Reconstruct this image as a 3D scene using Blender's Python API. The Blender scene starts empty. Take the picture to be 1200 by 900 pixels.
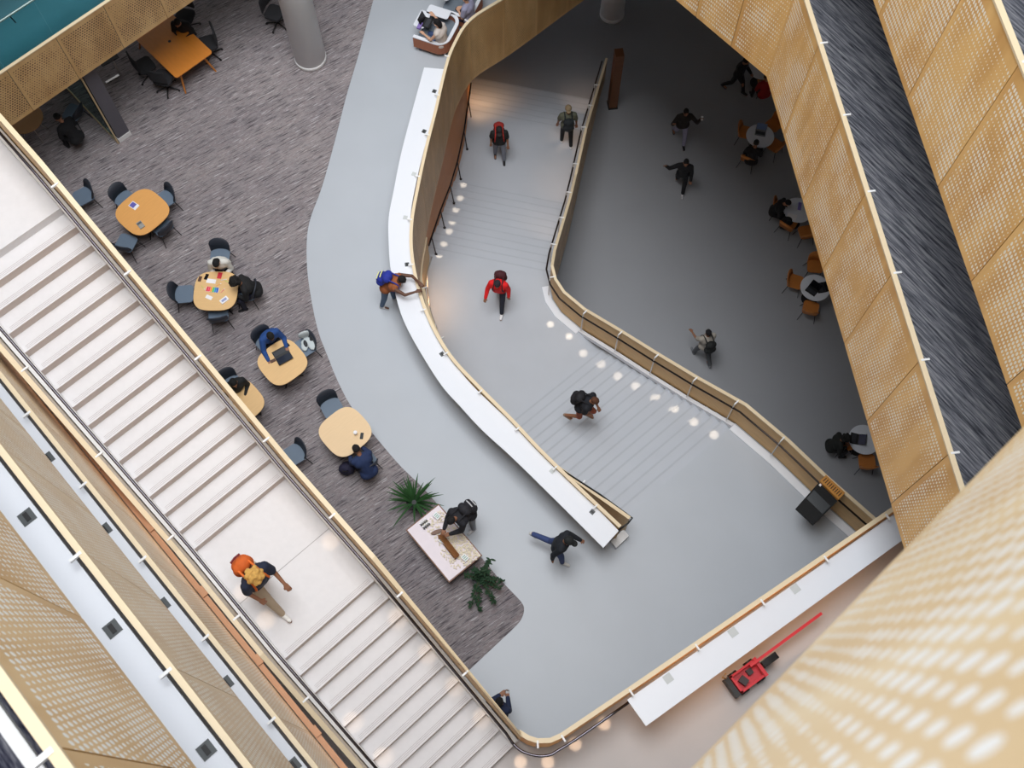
WORLD=1.7; SKYE=31000
import bpy, bmesh, math, random
from mathutils import Vector, Matrix
R=math.radians
random.seed(7)
col=bpy.context.scene.collection
# ------------------------------------------------------------------ camera geometry
F=1280.0; TH=math.atan2(522,1280); CT,ST=math.cos(TH),math.sin(TH)
H=23.55                                  # camera height above the carpeted lounge floor (z=0)
def at(x,y,z=0.0):
    u=(x-600)/F; v=(450-y)/F
    t=(H-z)/(CT-v*ST)
    return Vector((u*t,(v*CT+ST)*t,z))
AS=R(-47.5); S=Vector((math.cos(AS),math.sin(AS),0)); N=Vector((-S.y,S.x,0))
def sn(s,n,z=0.0): return S*s+N*n+Vector((0,0,z))
def ang(p,q): return math.atan2(q.y-p.y,q.x-p.x)
ZB,ZC,ZD,ZE,ZF,ZG=4.35,8.70,13.05,17.40,21.75,-5.76
cam=bpy.data.cameras.new('camera'); co=bpy.data.objects.new('camera',cam); col.objects.link(co)
co.location=(0,0,H); co.rotation_euler=(TH,0,0); cam.sensor_width=36; cam.lens=36*F/1200
cam.clip_start=.02; cam.clip_end=300
cam.dof.use_dof=True; cam.dof.focus_distance=21; cam.dof.aperture_fstop=(36*F/1200/1000)/.012
bpy.context.scene.camera=co
# ------------------------------------------------------------------ materials
def lin(c): return tuple(((v/255)/12.92 if v/255<=.04045 else ((v/255+.055)/1.055)**2.4) for v in c)+(1,)
MATS={}
def mat(name,rgb,rough=.6,metal=0,spec=.5,noise=0,nscale=6,stretch=None,emit=0):
    if name in MATS: return MATS[name]
    m=bpy.data.materials.new(name); m.use_nodes=True; nt=m.node_tree; b=nt.nodes['Principled BSDF']
    c=lin(rgb); b.inputs['Base Color'].default_value=c; b.inputs['Roughness'].default_value=rough
    b.inputs['Metallic'].default_value=metal; b.inputs['Specular IOR Level'].default_value=spec
    tc=nt.nodes.new('ShaderNodeTexCoord'); n=nt.nodes.new('ShaderNodeTexNoise'); n.inputs['Scale'].default_value=nscale
    n.inputs['Detail'].default_value=4
    mp=nt.nodes.new('ShaderNodeMapping'); nt.links.new(tc.outputs['Object'],mp.inputs[0]); nt.links.new(mp.outputs[0],n.inputs['Vector'])
    if stretch: mp.inputs['Scale'].default_value=stretch
    mx=nt.nodes.new('ShaderNodeMix'); mx.data_type='RGBA'
    k=noise if noise else .06
    mx.inputs[6].default_value=tuple(max(0,v*(1-k)) for v in c[:3])+(1,); mx.inputs[7].default_value=tuple(min(1,v*(1+k)) for v in c[:3])+(1,)
    nt.links.new(n.outputs['Fac'],mx.inputs[0]); nt.links.new(mx.outputs[2],b.inputs['Base Color'])
    if emit: b.inputs['Emission Color'].default_value=c; b.inputs['Emission Strength'].default_value=emit
    MATS[name]=m; return m
def ramp(nt,stops):
    r=nt.nodes.new('ShaderNodeValToRGB'); e=r.color_ramp.elements
    e[0].position,e[0].color=stops[0][0],lin(stops[0][1]); e[1].position,e[1].color=stops[-1][0],lin(stops[-1][1])
    for p,c in stops[1:-1]:
        x=e.new(p); x.color=lin(c)
    return r
def carpet(name,angle,stops,sl=1.6,sw=26):
    m=bpy.data.materials.new(name); m.use_nodes=True; nt=m.node_tree; b=nt.nodes['Principled BSDF']; L=nt.links
    b.inputs['Roughness'].default_value=.95; b.inputs['Specular IOR Level'].default_value=.1
    tc=nt.nodes.new('ShaderNodeTexCoord'); rot=nt.nodes.new('ShaderNodeMapping'); rot.inputs['Rotation'].default_value=(0,0,-angle)
    L.new(tc.outputs['Object'],rot.inputs[0])
    def nz(sx,sy,d,off):
        mp=nt.nodes.new('ShaderNodeMapping'); mp.inputs['Scale'].default_value=(sx,sy,1); mp.inputs['Location'].default_value=(off,off*2,0)
        L.new(rot.outputs[0],mp.inputs[0]); n=nt.nodes.new('ShaderNodeTexNoise'); n.inputs['Scale'].default_value=1; n.inputs['Detail'].default_value=d
        n.inputs['Roughness'].default_value=.65
        L.new(mp.outputs[0],n.inputs['Vector']); return n
    a=nz(sl,sw,3,3); r=ramp(nt,stops); L.new(a.outputs['Fac'],r.inputs[0])
    k=nz(.5,1.2,2,9); r2=ramp(nt,[(.3,(232,228,228)),(.7,(255,250,246))]); L.new(k.outputs['Fac'],r2.inputs[0])
    mx=nt.nodes.new('ShaderNodeMix'); mx.data_type='RGBA'; mx.blend_type='MULTIPLY'; mx.inputs[0].default_value=1
    L.new(r.outputs[0],mx.inputs[6]); L.new(r2.outputs[0],mx.inputs[7]); L.new(mx.outputs[2],b.inputs['Base Color'])
    bp=nt.nodes.new('ShaderNodeBump'); bp.inputs['Strength'].default_value=.3; bp.inputs['Distance'].default_value=.01
    L.new(a.outputs['Fac'],bp.inputs['Height']); L.new(bp.outputs[0],b.inputs['Normal'])
    return m
def perforated(name,c_lo,c_hi,c_dot,pitch=.045,rad=.27,vmax=2.33,pv=.095):
    m=bpy.data.materials.new(name); m.use_nodes=True; nt=m.node_tree; b=nt.nodes['Principled BSDF']; L=nt.links
    b.inputs['Roughness'].default_value=.42; b.inputs['Metallic'].default_value=.0; b.inputs['Specular IOR Level'].default_value=.4
    uv=nt.nodes.new('ShaderNodeUVMap'); sep=nt.nodes.new('ShaderNodeSeparateXYZ'); L.new(uv.outputs[0],sep.inputs[0])
    def M(op,a,bb=None,c=None):
        n=nt.nodes.new('ShaderNodeMath'); n.operation=op
        for i,v in enumerate((a,bb,c)):
            if v is None: continue
            if isinstance(v,(int,float)): n.inputs[i].default_value=v
            else: L.new(v,n.inputs[i])
        return n.outputs[0]
    row=M('DIVIDE',sep.outputs[1],pv); ri=M('FLOOR',row); odd=M('MULTIPLY',M('MODULO',ri,2.0),.5)
    cu=M('ADD',M('DIVIDE',sep.outputs[0],pitch),odd)
    fx=M('SUBTRACT',M('FRACT',cu),.5); fy=M('SUBTRACT',M('FRACT',row),.5)
    d=M('SQRT',M('ADD',M('MULTIPLY',fx,fx),M('MULTIPLY',fy,fy)))
    oi=nt.nodes.new('ShaderNodeObjectInfo'); tc=nt.nodes.new('ShaderNodeTexCoord')
    n=nt.nodes.new('ShaderNodeTexNoise'); n.noise_dimensions='4D'; n.inputs['Scale'].default_value=1; n.inputs['Detail'].default_value=1
    mp=nt.nodes.new('ShaderNodeMapping'); mp.inputs['Scale'].default_value=(1.5,1.2,1); mp.inputs['Rotation'].default_value=(0,0,.5)
    L.new(uv.outputs[0],mp.inputs[0]); L.new(mp.outputs[0],n.inputs['Vector']); L.new(M('MULTIPLY',oi.outputs['Random'],40),n.inputs['W'])
    # hole radius changes in drifts across each panel, with a plain border
    wn=nt.nodes.new('ShaderNodeTexWhiteNoise'); wn.noise_dimensions='2D'
    cb=nt.nodes.new('ShaderNodeCombineXYZ'); L.new(M('FLOOR',cu),cb.inputs[0]); L.new(ri,cb.inputs[1]); L.new(cb.outputs[0],wn.inputs['Vector'])
    rr=M('ADD',M('MULTIPLY',M('SUBTRACT',n.outputs['Fac'],.5),.9),rad)
    rr=M('ADD',rr,M('MULTIPLY',M('SUBTRACT',wn.outputs['Value'],.5),.12))
    rr=M('MINIMUM',M('MAXIMUM',rr,.0),.36)
    hole=M('LESS_THAN',d,rr)
    hole=M('MULTIPLY',hole,M('GREATER_THAN',sep.outputs[1],.10)); hole=M('MULTIPLY',hole,M('LESS_THAN',sep.outputs[1],vmax-.14))
    hole=M('MULTIPLY',hole,M('GREATER_THAN',sep.outputs[0],.07))
    g=nt.nodes.new('ShaderNodeTexNoise'); g.noise_dimensions='4D'; g.inputs['Scale'].default_value=1; g.inputs['Detail'].default_value=3
    mp2=nt.nodes.new('ShaderNodeMapping'); mp2.inputs['Scale'].default_value=(2.6,.5,1); L.new(uv.outputs[0],mp2.inputs[0]); L.new(mp2.outputs[0],g.inputs['Vector'])
    L.new(M('MULTIPLY',oi.outputs['Random'],77),g.inputs['W'])
    r=ramp(nt,[(.35,c_lo),(.62,c_hi)]); L.new(g.outputs['Fac'],r.inputs[0])
    mx=nt.nodes.new('ShaderNodeMix'); mx.data_type='RGBA'; L.new(hole,mx.inputs[0]); L.new(r.outputs[0],mx.inputs[6])
    mx.inputs[7].default_value=lin(c_dot); L.new(mx.outputs[2],b.inputs['Base Color'])
    bp=nt.nodes.new('ShaderNodeBump'); bp.inputs['Strength'].default_value=.5; bp.inputs['Distance'].default_value=.006; bp.invert=True
    L.new(hole,bp.inputs['Height']); L.new(bp.outputs[0],b.inputs['Normal'])
    return m
GOLD=perforated('perforated_gold',(216,164,96),(240,194,124),(255,246,230))
GOLDN=perforated('perforated_gold_lit',(214,174,116),(234,200,146),(255,254,250),rad=.30)  # same gold, paler where daylight is strong; the light is in the colour
GOLDF=perforated('perforated_gold_overlit',(228,194,142),(244,220,178),(255,254,250),rad=.28)  # lighter still for the near parapet, overexposure put into the colour
GOLDA=perforated('perforated_lounge',(196,154,100),(216,178,124),(170,136,92),rad=.24,pitch=.045,pv=.055)
GOLDP=perforated('perforated_pale',(220,194,154),(236,214,178),(250,244,230))
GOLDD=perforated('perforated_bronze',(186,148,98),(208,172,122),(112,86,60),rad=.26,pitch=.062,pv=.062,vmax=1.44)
WOODIN=mat('inner_ply',(214,176,122),.55,noise=.16,nscale=3,stretch=(1,1,5))
RIM=mat('pale_rim',(226,206,172),.5,noise=.04)
COPPER=mat('copper_trim',(166,118,82),.45,metal=.2,noise=.12)
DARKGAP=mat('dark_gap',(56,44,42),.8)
WHITE=mat('white_laminate',(226,229,236),.35,noise=.01)
WHITEP=mat('white_paint',(232,232,232),.5,noise=.02)
STONE=mat('stair_terrazzo',(218,215,216),.55,noise=.05,nscale=9)
GREYF=mat('grey_terrazzo',(176,181,188),.4,noise=.05,nscale=.9)
STEPG=mat('step_terrazzo',(178,182,189),.45,noise=.05,nscale=1.6)
GREYD=mat('ground_terrazzo',(152,153,157),.4,noise=.05,nscale=.8)
GREYW=mat('upper_terrazzo',(184,178,176),.5,noise=.05,nscale=2)
STEEL=mat('brushed_steel',(96,92,98),.2,metal=1)
DSTEEL=mat('dark_rail',(62,54,52),.3,metal=.8)
CHROME=mat('post_metal',(196,192,188),.3,metal=.7)
BLACK=mat('black_plastic',(26,26,28),.5); BLACKG=mat('black_gloss',(14,14,18),.15)
OUTLET=mat('outlet_grey',(78,82,84),.5); OUTL2=mat('outlet_light',(196,200,200),.5)
CEIL=mat('slab_soffit',(180,178,175),.8)
CARPA=carpet('lounge_carpet',R(34),[(.30,(72,66,70)),(.42,(116,112,117)),(.5,(156,153,156)),(.57,(130,119,122)),(.68,(196,197,202))],2.2,30)
CARPC=carpet('upper_carpet',R(-53),[(.32,(70,74,84)),(.43,(112,117,128)),(.52,(142,147,158)),(.66,(186,190,198))],2.0,36)
CARPE=carpet('top_carpet',R(-50),[(.36,(60,62,84)),(.5,(120,124,140)),(.64,(186,190,200))],4,26)
TEALF=mat('teal_floor',(70,122,134),.5,noise=.12,nscale=.8)
OAK=mat('oak_top',(222,182,126),.45,noise=.08,nscale=4,stretch=(1,7,1)); OAKO=mat('amber_top',(222,162,92),.45,noise=.08,nscale=4,stretch=(1,7,1))
OAKL=mat('light_oak_top',(228,196,152),.45,noise=.05,nscale=4,stretch=(1,7,1))
SHELL=mat('grey_shell',(96,112,130),.5); SHELLD=mat('dark_shell',(46,50,60),.5)
ORANGEW=mat('orange_ply',(196,122,54),.5,noise=.1)
# ------------------------------------------------------------------ object helpers
def link(name,me,parent=None,m=None):
    o=bpy.data.objects.new(name,me); col.objects.link(o)
    if m is not None and me is not None: me.materials.append(m)
    if parent is not None: o.parent=parent
    return o
def tag(o,label=None,cat=None,group=None,kind=None):
    if label: o['label']=label
    if cat: o['category']=cat
    if group: o['group']=group
    if kind: o['kind']=kind
    return o
def thing(name,label,cat,loc=(0,0,0),rz=0,group=None):
    o=bpy.data.objects.new(name,None); col.objects.link(o); o.location=loc; o.rotation_euler=(0,0,rz); o.empty_display_size=.2
    return tag(o,label,cat,group)
def fin(bm,name,parent=None,m=None,smooth=False):
    bmesh.ops.recalc_face_normals(bm,faces=bm.faces)
    me=bpy.data.meshes.new(name); bm.to_mesh(me); bm.free()
    if smooth:
        for p in me.polygons: p.use_smooth=True
    return link(name,me,parent,m)
def copytree(o,parent=None):
    c=o.copy(); col.objects.link(c)
    if parent is not None: c.parent=parent
    for ch in list(o.children): copytree(ch,c)
    return c
def box(bm,cx,cy,cz,sx,sy,sz,rz=0,M=None):
    m=Matrix.Translation((cx,cy,cz))@Matrix.Rotation(rz,4,'Z')@Matrix.Diagonal((sx,sy,sz,1))
    if M is not None: m=M@m
    return bmesh.ops.create_cube(bm,size=1,matrix=m)['verts']
def prism(bm,pts,z0,z1):
    lo=[bm.verts.new((p[0],p[1],z0)) for p in pts]; hi=[bm.verts.new((p[0],p[1],z1)) for p in pts]
    bm.faces.new(lo[::-1]); bm.faces.new(hi); k=len(pts)
    for i in range(k): bm.faces.new((lo[i],lo[(i+1)%k],hi[(i+1)%k],hi[i]))
def tube(bm,pts,r,seg=8,r2=None):
    pts=[Vector(p) for p in pts]; rings=[]
    for i,p in enumerate(pts):
        d=(pts[min(i+1,len(pts)-1)]-pts[max(i-1,0)]).normalized()
        a=Vector((0,0,1)) if abs(d.z)<.9 else Vector((1,0,0))
        u=d.cross(a).normalized(); v=d.cross(u)
        rad=r if r2 is None else r+(r2-r)*i/(len(pts)-1)
        rings.append([bm.verts.new(p+u*rad*math.cos(2*math.pi*k/seg)+v*rad*math.sin(2*math.pi*k/seg)) for k in range(seg)])
    for a,b in zip(rings,rings[1:]):
        for k in range(seg): bm.faces.new((a[k],a[(k+1)%seg],b[(k+1)%seg],b[k]))
    bm.faces.new(rings[0][::-1]); bm.faces.new(rings[-1])
def lathe(bm,prof,seg=24,c=(0,0)):
    rings=[[bm.verts.new((c[0]+r*math.cos(2*math.pi*k/seg),c[1]+r*math.sin(2*math.pi*k/seg),z)) for k in range(seg)] for r,z in prof]
    for a,b in zip(rings,rings[1:]):
        for k in range(seg): bm.faces.new((a[k],a[(k+1)%seg],b[(k+1)%seg],b[k]))
    bm.faces.new(rings[0][::-1]); bm.faces.new(rings[-1])
def normals(pts,closed=False):
    out=[]
    for i,p in enumerate(pts):
        def seg(a,b):
            d=Vector((b[0]-a[0],b[1]-a[1],0)); d.normalize(); return Vector((-d.y,d.x,0))
        if i==0: n=seg(pts[0],pts[1])
        elif i==len(pts)-1: n=seg(pts[-2],pts[-1])
        else:
            a,b=seg(pts[i-1],p),seg(p,pts[i+1]); n=a+b; n.normalize(); n=n/max(.5,n.dot(a))
        out.append(n)
    return out
def sweep(bm,pts,nrm,o1,o2,d1,d2,u0=0.0,zmin=None,absz=None):
    """rectangle swept along a path; o: sideways offsets, d: height offsets from the path z"""
    uvl=bm.loops.layers.uv.verify(); rings=[]; u=u0; us=[]
    for i,(p,n) in enumerate(zip(pts,nrm)):
        if i: u+=(Vector(p)-Vector(pts[i-1])).length
        us.append(u); p=Vector(p); zt=p.z+d1; zb=p.z+d2
        if absz is not None: zb=absz
        if zmin is not None: zb=max(zb,zmin)
        r=[]
        for o,z in ((o1,zt),(o2,zt),(o2,zb),(o1,zb)):
            q=p+n*o; r.append((bm.verts.new((q.x,q.y,z)),z-zb))
        rings.append(r)
    def face(vs,uvs):
        f=bm.faces.new([v[0] for v in vs])
        for l,uv in zip(f.loops,uvs): l[uvl].uv=uv
    for i in range(len(rings)-1):
        a,b=rings[i],rings[i+1]
        for k in range(4):
            j=(k+1)%4
            face((a[k],b[k],b[j],a[j]),((us[i],a[k][1]),(us[i+1],b[k][1]),(us[i+1],b[j][1]),(us[i],a[j][1])))
    bm.faces.new([v[0] for v in rings[0]][::-1]); bm.faces.new([v[0] for v in rings[-1]])
def catmull(pts,k=6):
    P=[Vector(p) for p in pts]; P=[P[0]*2-P[1]]+P+[P[-1]*2-P[-2]]; out=[]
    for i in range(1,len(P)-2):
        a,b,c,d=P[i-1:i+3]
        for j in range(k):
            t=j/k; out.append(.5*((2*b)+(c-a)*t+(2*a-5*b+4*c-d)*t*t+(3*b-a-3*c+d)*t**3))
    out.append(P[-2]); return out
def offset(pts,o,dz=0):
    return [Vector(p)+n*o+Vector((0,0,dz)) for p,n in zip(pts,normals(pts))]
def split(pts,step,phase=0.0):
    """cut a path into panels of length step; returns list of sub-paths"""
    P=[Vector(p) for p in pts]; out=[]; cur=[P[0]]; need=phase if phase>0 else step
    for a,b in zip(P,P[1:]):
        L=(b-a).length; pos=0
        while L-pos>need+1e-6:
            pos+=need; q=a.lerp(b,pos/L); cur.append(q); out.append(cur); cur=[q]; need=step
        need-=L-pos; cur.append(b)
    if len(cur)>1 and sum((y-x).length for x,y in zip(cur,cur[1:]))>.08: out.append(cur)
    elif out: out[-1]+=cur[1:]
    return out
def shrink(sub,g=.006):
    s=list(sub); s[0]=s[0].lerp(s[1],min(.4,g/max(1e-4,(s[1]-s[0]).length))); s[-1]=s[-1].lerp(s[-2],min(.4,g/max(1e-4,(s[-2]-s[-1]).length))); return s
def guard(label,path,side=1,outer=2.4,m=None,inner=True,step=1.335,phase=0,absin=None,bracket=True,zmin=None,inner_mat=None,smooth=False,group=None,capw=.075,cat='guard rail',joints=None,post=False):
    """parapet: pale cap on the path, perforated panels on the void side, ply lining inside, white brackets"""
    m=m or GOLD
    p0=Vector(path[0]); t=thing('guard_rail',label,cat,(0,0,0),0,group)
    full=[Vector(p) for p in path]; nr=normals(full)
    bm=bmesh.new(); sweep(bm,full,nr,-capw/2,capw/2,0,-.035); fin(bm,'cap_rail',t,RIM)
    subs=joints if joints else split(full,step,phase)
    for sub in subs:
        s=shrink(sub); n=normals(s)
        a,b=sorted((side*(capw/2-.012),side*(capw/2-.027)))
        bm=bmesh.new(); sweep(bm,s,n,a,b,-.037,-outer,zmin=zmin); fin(bm,'outer_panel',t,m)
        if inner:
            a,b=sorted((-side*(capw/2-.012),-side*(capw/2-.024)))
            bm=bmesh.new(); sweep(bm,s,n,a,b,-.037,-1.13,zmin=zmin); fin(bm,'inner_panel',t,inner_mat or WOODIN)
    if bracket:
        for sub in subs[1:]:
            q=sub[0]; d=(sub[1]-sub[0]).normalized(); a=math.atan2(d.y,d.x)
            bm=bmesh.new(); nn=Vector((-math.sin(a),math.cos(a),0))*side
            c=q-nn*.055; box(bm,c.x,c.y,q.z-.012,.03,.12,.034,a)
            if post: box(bm,q.x-nn.x*.13,q.y-nn.y*.13,q.z-.5,.02,.03,1.0,a)
            fin(bm,'bracket',t,WHITEP)
    return t,subs
def slab(name,pts,z,th,m,under=None):
    bm=bmesh.new(); prism(bm,[(p[0],p[1]) for p in pts],z-th,z); o=fin(bm,name,None,m); tag(o,kind='structure'); return o
# ================================================================== ARCHITECTURE
# ---- key paths (cap centres)
B1=[at(1100,-330,-1.22),at(930,-190,-1.22),at(770,-64,-1.22),at(683,0,-1.22),at(599.5,61.5,-1.22)]
fasc=[Vector((p.x,p.y,1.15)) for p in B1]+[at(x,y,1.15) for x,y in ((552,22),(532,52),(522,80),(511,127),(499,175),(489,222),(482.5,260),(482.5,297),(490.5,338),(505.5,379),(528,417),(558,450),(600,492),(632,526),(677,570),(727,617))]
fascS=catmull(fasc,5)
rcap=[at(711,68,-4.61),at(704.5,90,-4.61),at(687,149,-3.33),at(674.5,205,-3.33),at(668,232,-3.82+1.0-.0),at(650,293,-1.74),at(647,311,-1.41),at(651,327,-1.41),at(661,342,-1.41),at(685,362,-1.41),at(727,387,-.84),at(772,415,-.23),at(817,442,.38),at(874,474,1.15),at(924,516,1.15),at(967,557,1.15),at(1024,607,1.15),at(1052,632,1.15)]
rcap[4]=at(668,232,-2.84)
lcap=[at(499,278,-1.41),at(493,320,-1.41),at(499,350,-1.41),at(510,385,-1.41),at(538,436,-1.3),at(590,499,-.5),at(652,546,.35),at(738,607,1.15)]
# ---- lounge floor (level A)
noseR=at(858,499,0); noseL=noseR-Vector((math.cos(R(40.5)),math.sin(R(40.5)),0))*3.12
Apoly=[(p.x,p.y) for p in offset(fascS,-.03)]+[(noseL.x,noseL.y),(noseR.x,noseR.y)]+[(p.x,p.y) for p in rcap[13:]]+[(9,3),(10,-12),(-30,-12),(-30,40),(fasc[0].x-4,fasc[0].y+3)]
slab('floor',Apoly,0,1.1,GREYF)
cp=[(437.5,0),(420,65),(406,112),(392,167),(377,220),(365,252),(360,275),(359.5,305),(362.5,337),(372,385),(385,420),(396,447),(412,477),(440,512),(470,547),(505,582),(582,675),(602,696),(612,707),(614,716),(610,727),(600,738),(551,784)]
cpw=[at(x,y,0) for x,y in cp]; d=Vector((math.cos(R(42.5)),math.sin(R(42.5)),0))
poly=[(p.x,p.y) for p in catmull(cpw[:17],3)+catmull(cpw[17:22],4)+[cpw[-1]]]
e=cpw[-1]-d*14; poly+=[(e.x,e.y),(-29,-3),(-29,39),(at(460,-90).x,39),(at(460,-90).x,at(460,-90).y)]
slab('floor',poly,.012,.01,CARPA)
# ---- ground floor
slab('floor',[(-12,-12),(34,-12),(34,46),(-12,46)],ZG,.3,GREYD)
# ---- level B
bpx=[(608,857.5),(619,864.5),(630,868),(645,867.5),(658,861.7)]
bcap=[at(x,y,5.5) for x,y in bpx]+[at(737.5,808,5.5),at(815,755,5.5),at(1037,603,5.5)]
ext=bcap[-1]+(bcap[-1]-bcap[-2]).normalized()*7; bcap.append(ext)
so=-.93
Bpoly=[sn(so,-1.3),sn(so,.98)]+offset(bcap,-.02)+[Vector((24,ext.y+4,0)),Vector((24,-16,0)),Vector((-30,-16,0)),sn(-24,-14),sn(-24,-1.3)]
slab('floor',Bpoly,ZB,1.1,GREYW)
# ---- level B bridge, upper left
t0=at(0,86,ZB); td=Vector((math.cos(R(43.8)),math.sin(R(43.8)),0)); tn=Vector((-td.y,td.x,0))
def tl(a,b): return t0+td*a+tn*b
slab('floor',[tl(-9,.03),tl(14,.03),tl(14,4.6),tl(-9,4.6)],ZB-.02,.5,TEALF)
for z in (ZC,ZD,ZE,ZF): slab('floor',[tl(-9,.5),tl(4,.5),tl(4,14),tl(-9,14)],z-.02,.8,GREYW)  # unseen upper slabs, added and trimmed to shade the top left
# ---- levels C..F left of the void, landing of the stair
for z in (ZC,ZD,ZE,ZF):
    mt=CARPE if z>=ZE else GREYW
    slab('floor',[sn(-24,-1.29),sn(4,-1.29),sn(4,-12),sn(-24,-12)],z,.9,mt)
slab('floor',[sn(-20,1.0),sn(-11.46,1.0),sn(-11.46,-1.08),sn(-20,-1.08)],ZC,.5,STONE)
# ---- levels C..F right of the void
K=Vector((4.60,12.55,0)); P2=Vector((5.80,4.60,0)); ud=(P2-K).normalized(); kd=Vector((math.cos(R(131.45)),math.sin(R(131.45)),0))
un=Vector((-ud.y,ud.x,0))
urow=[K+kd*12,K,K+ud*17]
for z in (ZC,ZD,ZE,ZF):
    o=offset(urow,.04)
    slab('floor',[o[0],o[1],o[2],Vector((26,-5,0)),Vector((26,40,0)),Vector((-2,40,0))],z,.9,CARPC)
# roof ring over the galleries
for pts in ([sn(-24,-1.29),sn(4,-1.29),sn(4,-12),sn(-24,-12)],[urow[0],urow[1],urow[2],Vector((26,-5,0)),Vector((26,40,0)),Vector((-2,40,0))]):
    bm=bmesh.new(); prism(bm,[(p.x,p.y) for p in pts],26.2,26.8); tag(fin(bm,'ceiling',None,CEIL),kind='structure')
# ------------------------------------------------------------------ guards
guard('curved gold parapet beside the white counter on the lounge level, above the wide steps',fascS,side=1,outer=2.37,m=GOLDA,step=1.2,phase=.4)
# worktop on the lounge parapet
ci=[(520,81),(510,130),(497,175),(486,222),(481,255),(481,297),(490,335),(505,377),(526,415),(552,450),(600,496),(632,528),(677,572),(725,622)]
cj=[(497,79),(483,130),(470,180),(461,225),(455.5,255),(455.5,285),(458,317.5),(466,355),(475,380),(491,410),(517,451),(540,477),(565,504),(600,536),(650,585),(707,642)]
A_=catmull([at(x,y,1.02) for x,y in ci],6); B_=catmull([at(x,y,1.02) for x,y in cj],6)
def worktop(A_,B_,z,label,outs,group=None,othick=.035,om=OUTLET,osz=.12,oz=None):
    t=thing('counter',label,'counter',(0,0,0),0,group)
    bm=bmesh.new(); prism(bm,[(p.x,p.y) for p in A_]+[(p.x,p.y) for p in reversed(B_)],z-othick,z); fin(bm,'worktop',t,WHITE)
    for o in outs:
        p=at(o[0],o[1],z); bm=bmesh.new(); a=o[2]; sz=o[4] if len(o)>4 else osz
        box(bm,p.x,p.y,z+.004,sz,sz,.012,a); ob=fin(bm,'outlet',t,o[3])
        bm=bmesh.new(); box(bm,p.x,p.y,z+.012,sz*.7,sz*.34,.008,a); fin(bm,'flap',ob,BLACK if o[3] is OUTLET else OUTL2)
    return t
ctr=worktop(A_,B_,1.02,'long curved white counter along the parapet of the lounge level',
    [(509,107,1.2,OUTLET,.1),(497,154,1.1,OUTLET,.1),(485,204,1.2,OUTL2,.1),(475,255,1.4,OUTL2,.1),(477,310,1.7,OUTLET,.1),(518,415,2.2,OUTLET,.1),(647,552,2.4,OUTL2,.1),(694,600,2.4,OUTLET,.1)])
for k in (4,20,36,52,68,80):
    k=min(k,len(A_)-1); p=A_[k].lerp(B_[min(len(B_)-1,int(k*len(B_)/len(A_)))],.4)
    bm=bmesh.new(); tube(bm,[(p.x,p.y,.012),(p.x,p.y,.985)],.03); fin(bm,'leg',ctr,WHITEP)
# U-shaped end of the stair guard and white step at its foot
guard('short gold parapet leading into the wide steps beside the white counter end',catmull(lcap,4),side=-1,outer=1.3,m=GOLDP,step=1.5)
guard('gold parapet along the far side of the wide steps, with a kink at the landing',rcap,side=1,outer=2.4,m=GOLDD,step=1.3,zmin=ZG+.01,post=True)
# ---- wide grand steps
def clip(poly,p,n):
    out=[]
    for a,b in zip(poly,poly[1:]+poly[:1]):
        da,db=(a-p).dot(n),(b-p).dot(n)
        if da>=0: out.append(a)
        if (da>=0)!=(db>=0): out.append(a.lerp(b,da/(da-db)))
    return out
flat=lambda v: Vector((v.x,v.y,0))
lfl=[at(538,436,-2.5),at(510,385,-2.56),at(499,350,-2.56),at(498,310,-2.56),at(500,285,-2.7),at(512,255,-3.2),at(527,218,-4.2),at(538,185,-4.48),at(545,150,-4.6),at(549,112,-5.5),at(551,70,-5.76)]
left=[flat(noseL)+Vector((-.6,-.45,0)),flat(lcap[7]),flat(lcap[6]),flat(lcap[5])]+[flat(p) for p in lfl]
right=[flat(p) for p in rcap[:14]][::-1]
right=[right[0]-Vector((math.cos(R(130.5)),math.sin(R(130.5)),0))*.6]+right; left=[left[0]-Vector((math.cos(R(130.5)),math.sin(R(130.5)),0))*.6]+left
region=right+left[::-1]
d1=Vector((math.cos(R(130.5)),math.sin(R(130.5)),0)); d2=Vector((math.cos(R(77)),math.sin(R(77)),0))
st=thing('staircase','wide pale terrazzo staircase curving down past the gold parapets to the dark ground floor','stairs')
def step(poly,z,th,name,par,m,dn=None):
    poly=[p for i,p in enumerate(poly) if (p-poly[i-1]).length>.003]
    if len(poly)<3: return None
    bm=bmesh.new(); prism(bm,[(p.x,p.y) for p in poly],z-th,z)
    o=fin(bm,name,par,m)
    if dn is not None:
        mx=max(p.dot(dn) for p in poly); e=[p for p in poly if p.dot(dn)>mx-.004]
        if len(e)>=2:
            a,b=max(((x,y) for x in e for y in e),key=lambda t:(t[0]-t[1]).length); t=(b-a).normalized()
            if (b-a).length>1:
                bm=bmesh.new()
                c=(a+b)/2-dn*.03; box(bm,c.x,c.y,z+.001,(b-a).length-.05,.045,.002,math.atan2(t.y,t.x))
                fin(bm,'nosing_shade_strip',o,mat('nosing_shade',(170,174,181),.6))  # darker strip at the nosing, coloured to stand in for tread shade
    return o
p0=flat(noseR)
for i in range(1,16):
    a=p0+d1*.269*(i-1); b=p0+d1*.269*i
    q=clip(clip(region,a-d1*.02,d1),b,-d1); q=clip(q,a+(-d1)*3+Vector((0,0,0)),d1)
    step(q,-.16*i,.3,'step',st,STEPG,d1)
f2=flat(at(560,309,-2.56)); f1=p0+d1*.269*15
q=clip(clip(region,f1-d1*.02,d1),f2,-d2); step(q,-2.56,.35,'landing',st,STEPG)
for i in range(1,12):
    q=clip(clip(region,f2+d2*(.315*(i-1)-.02),d2),f2+d2*.315*i,-d2); step(q,-2.56-.16*i,.3,'step',st,STEPG,d2)
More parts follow.
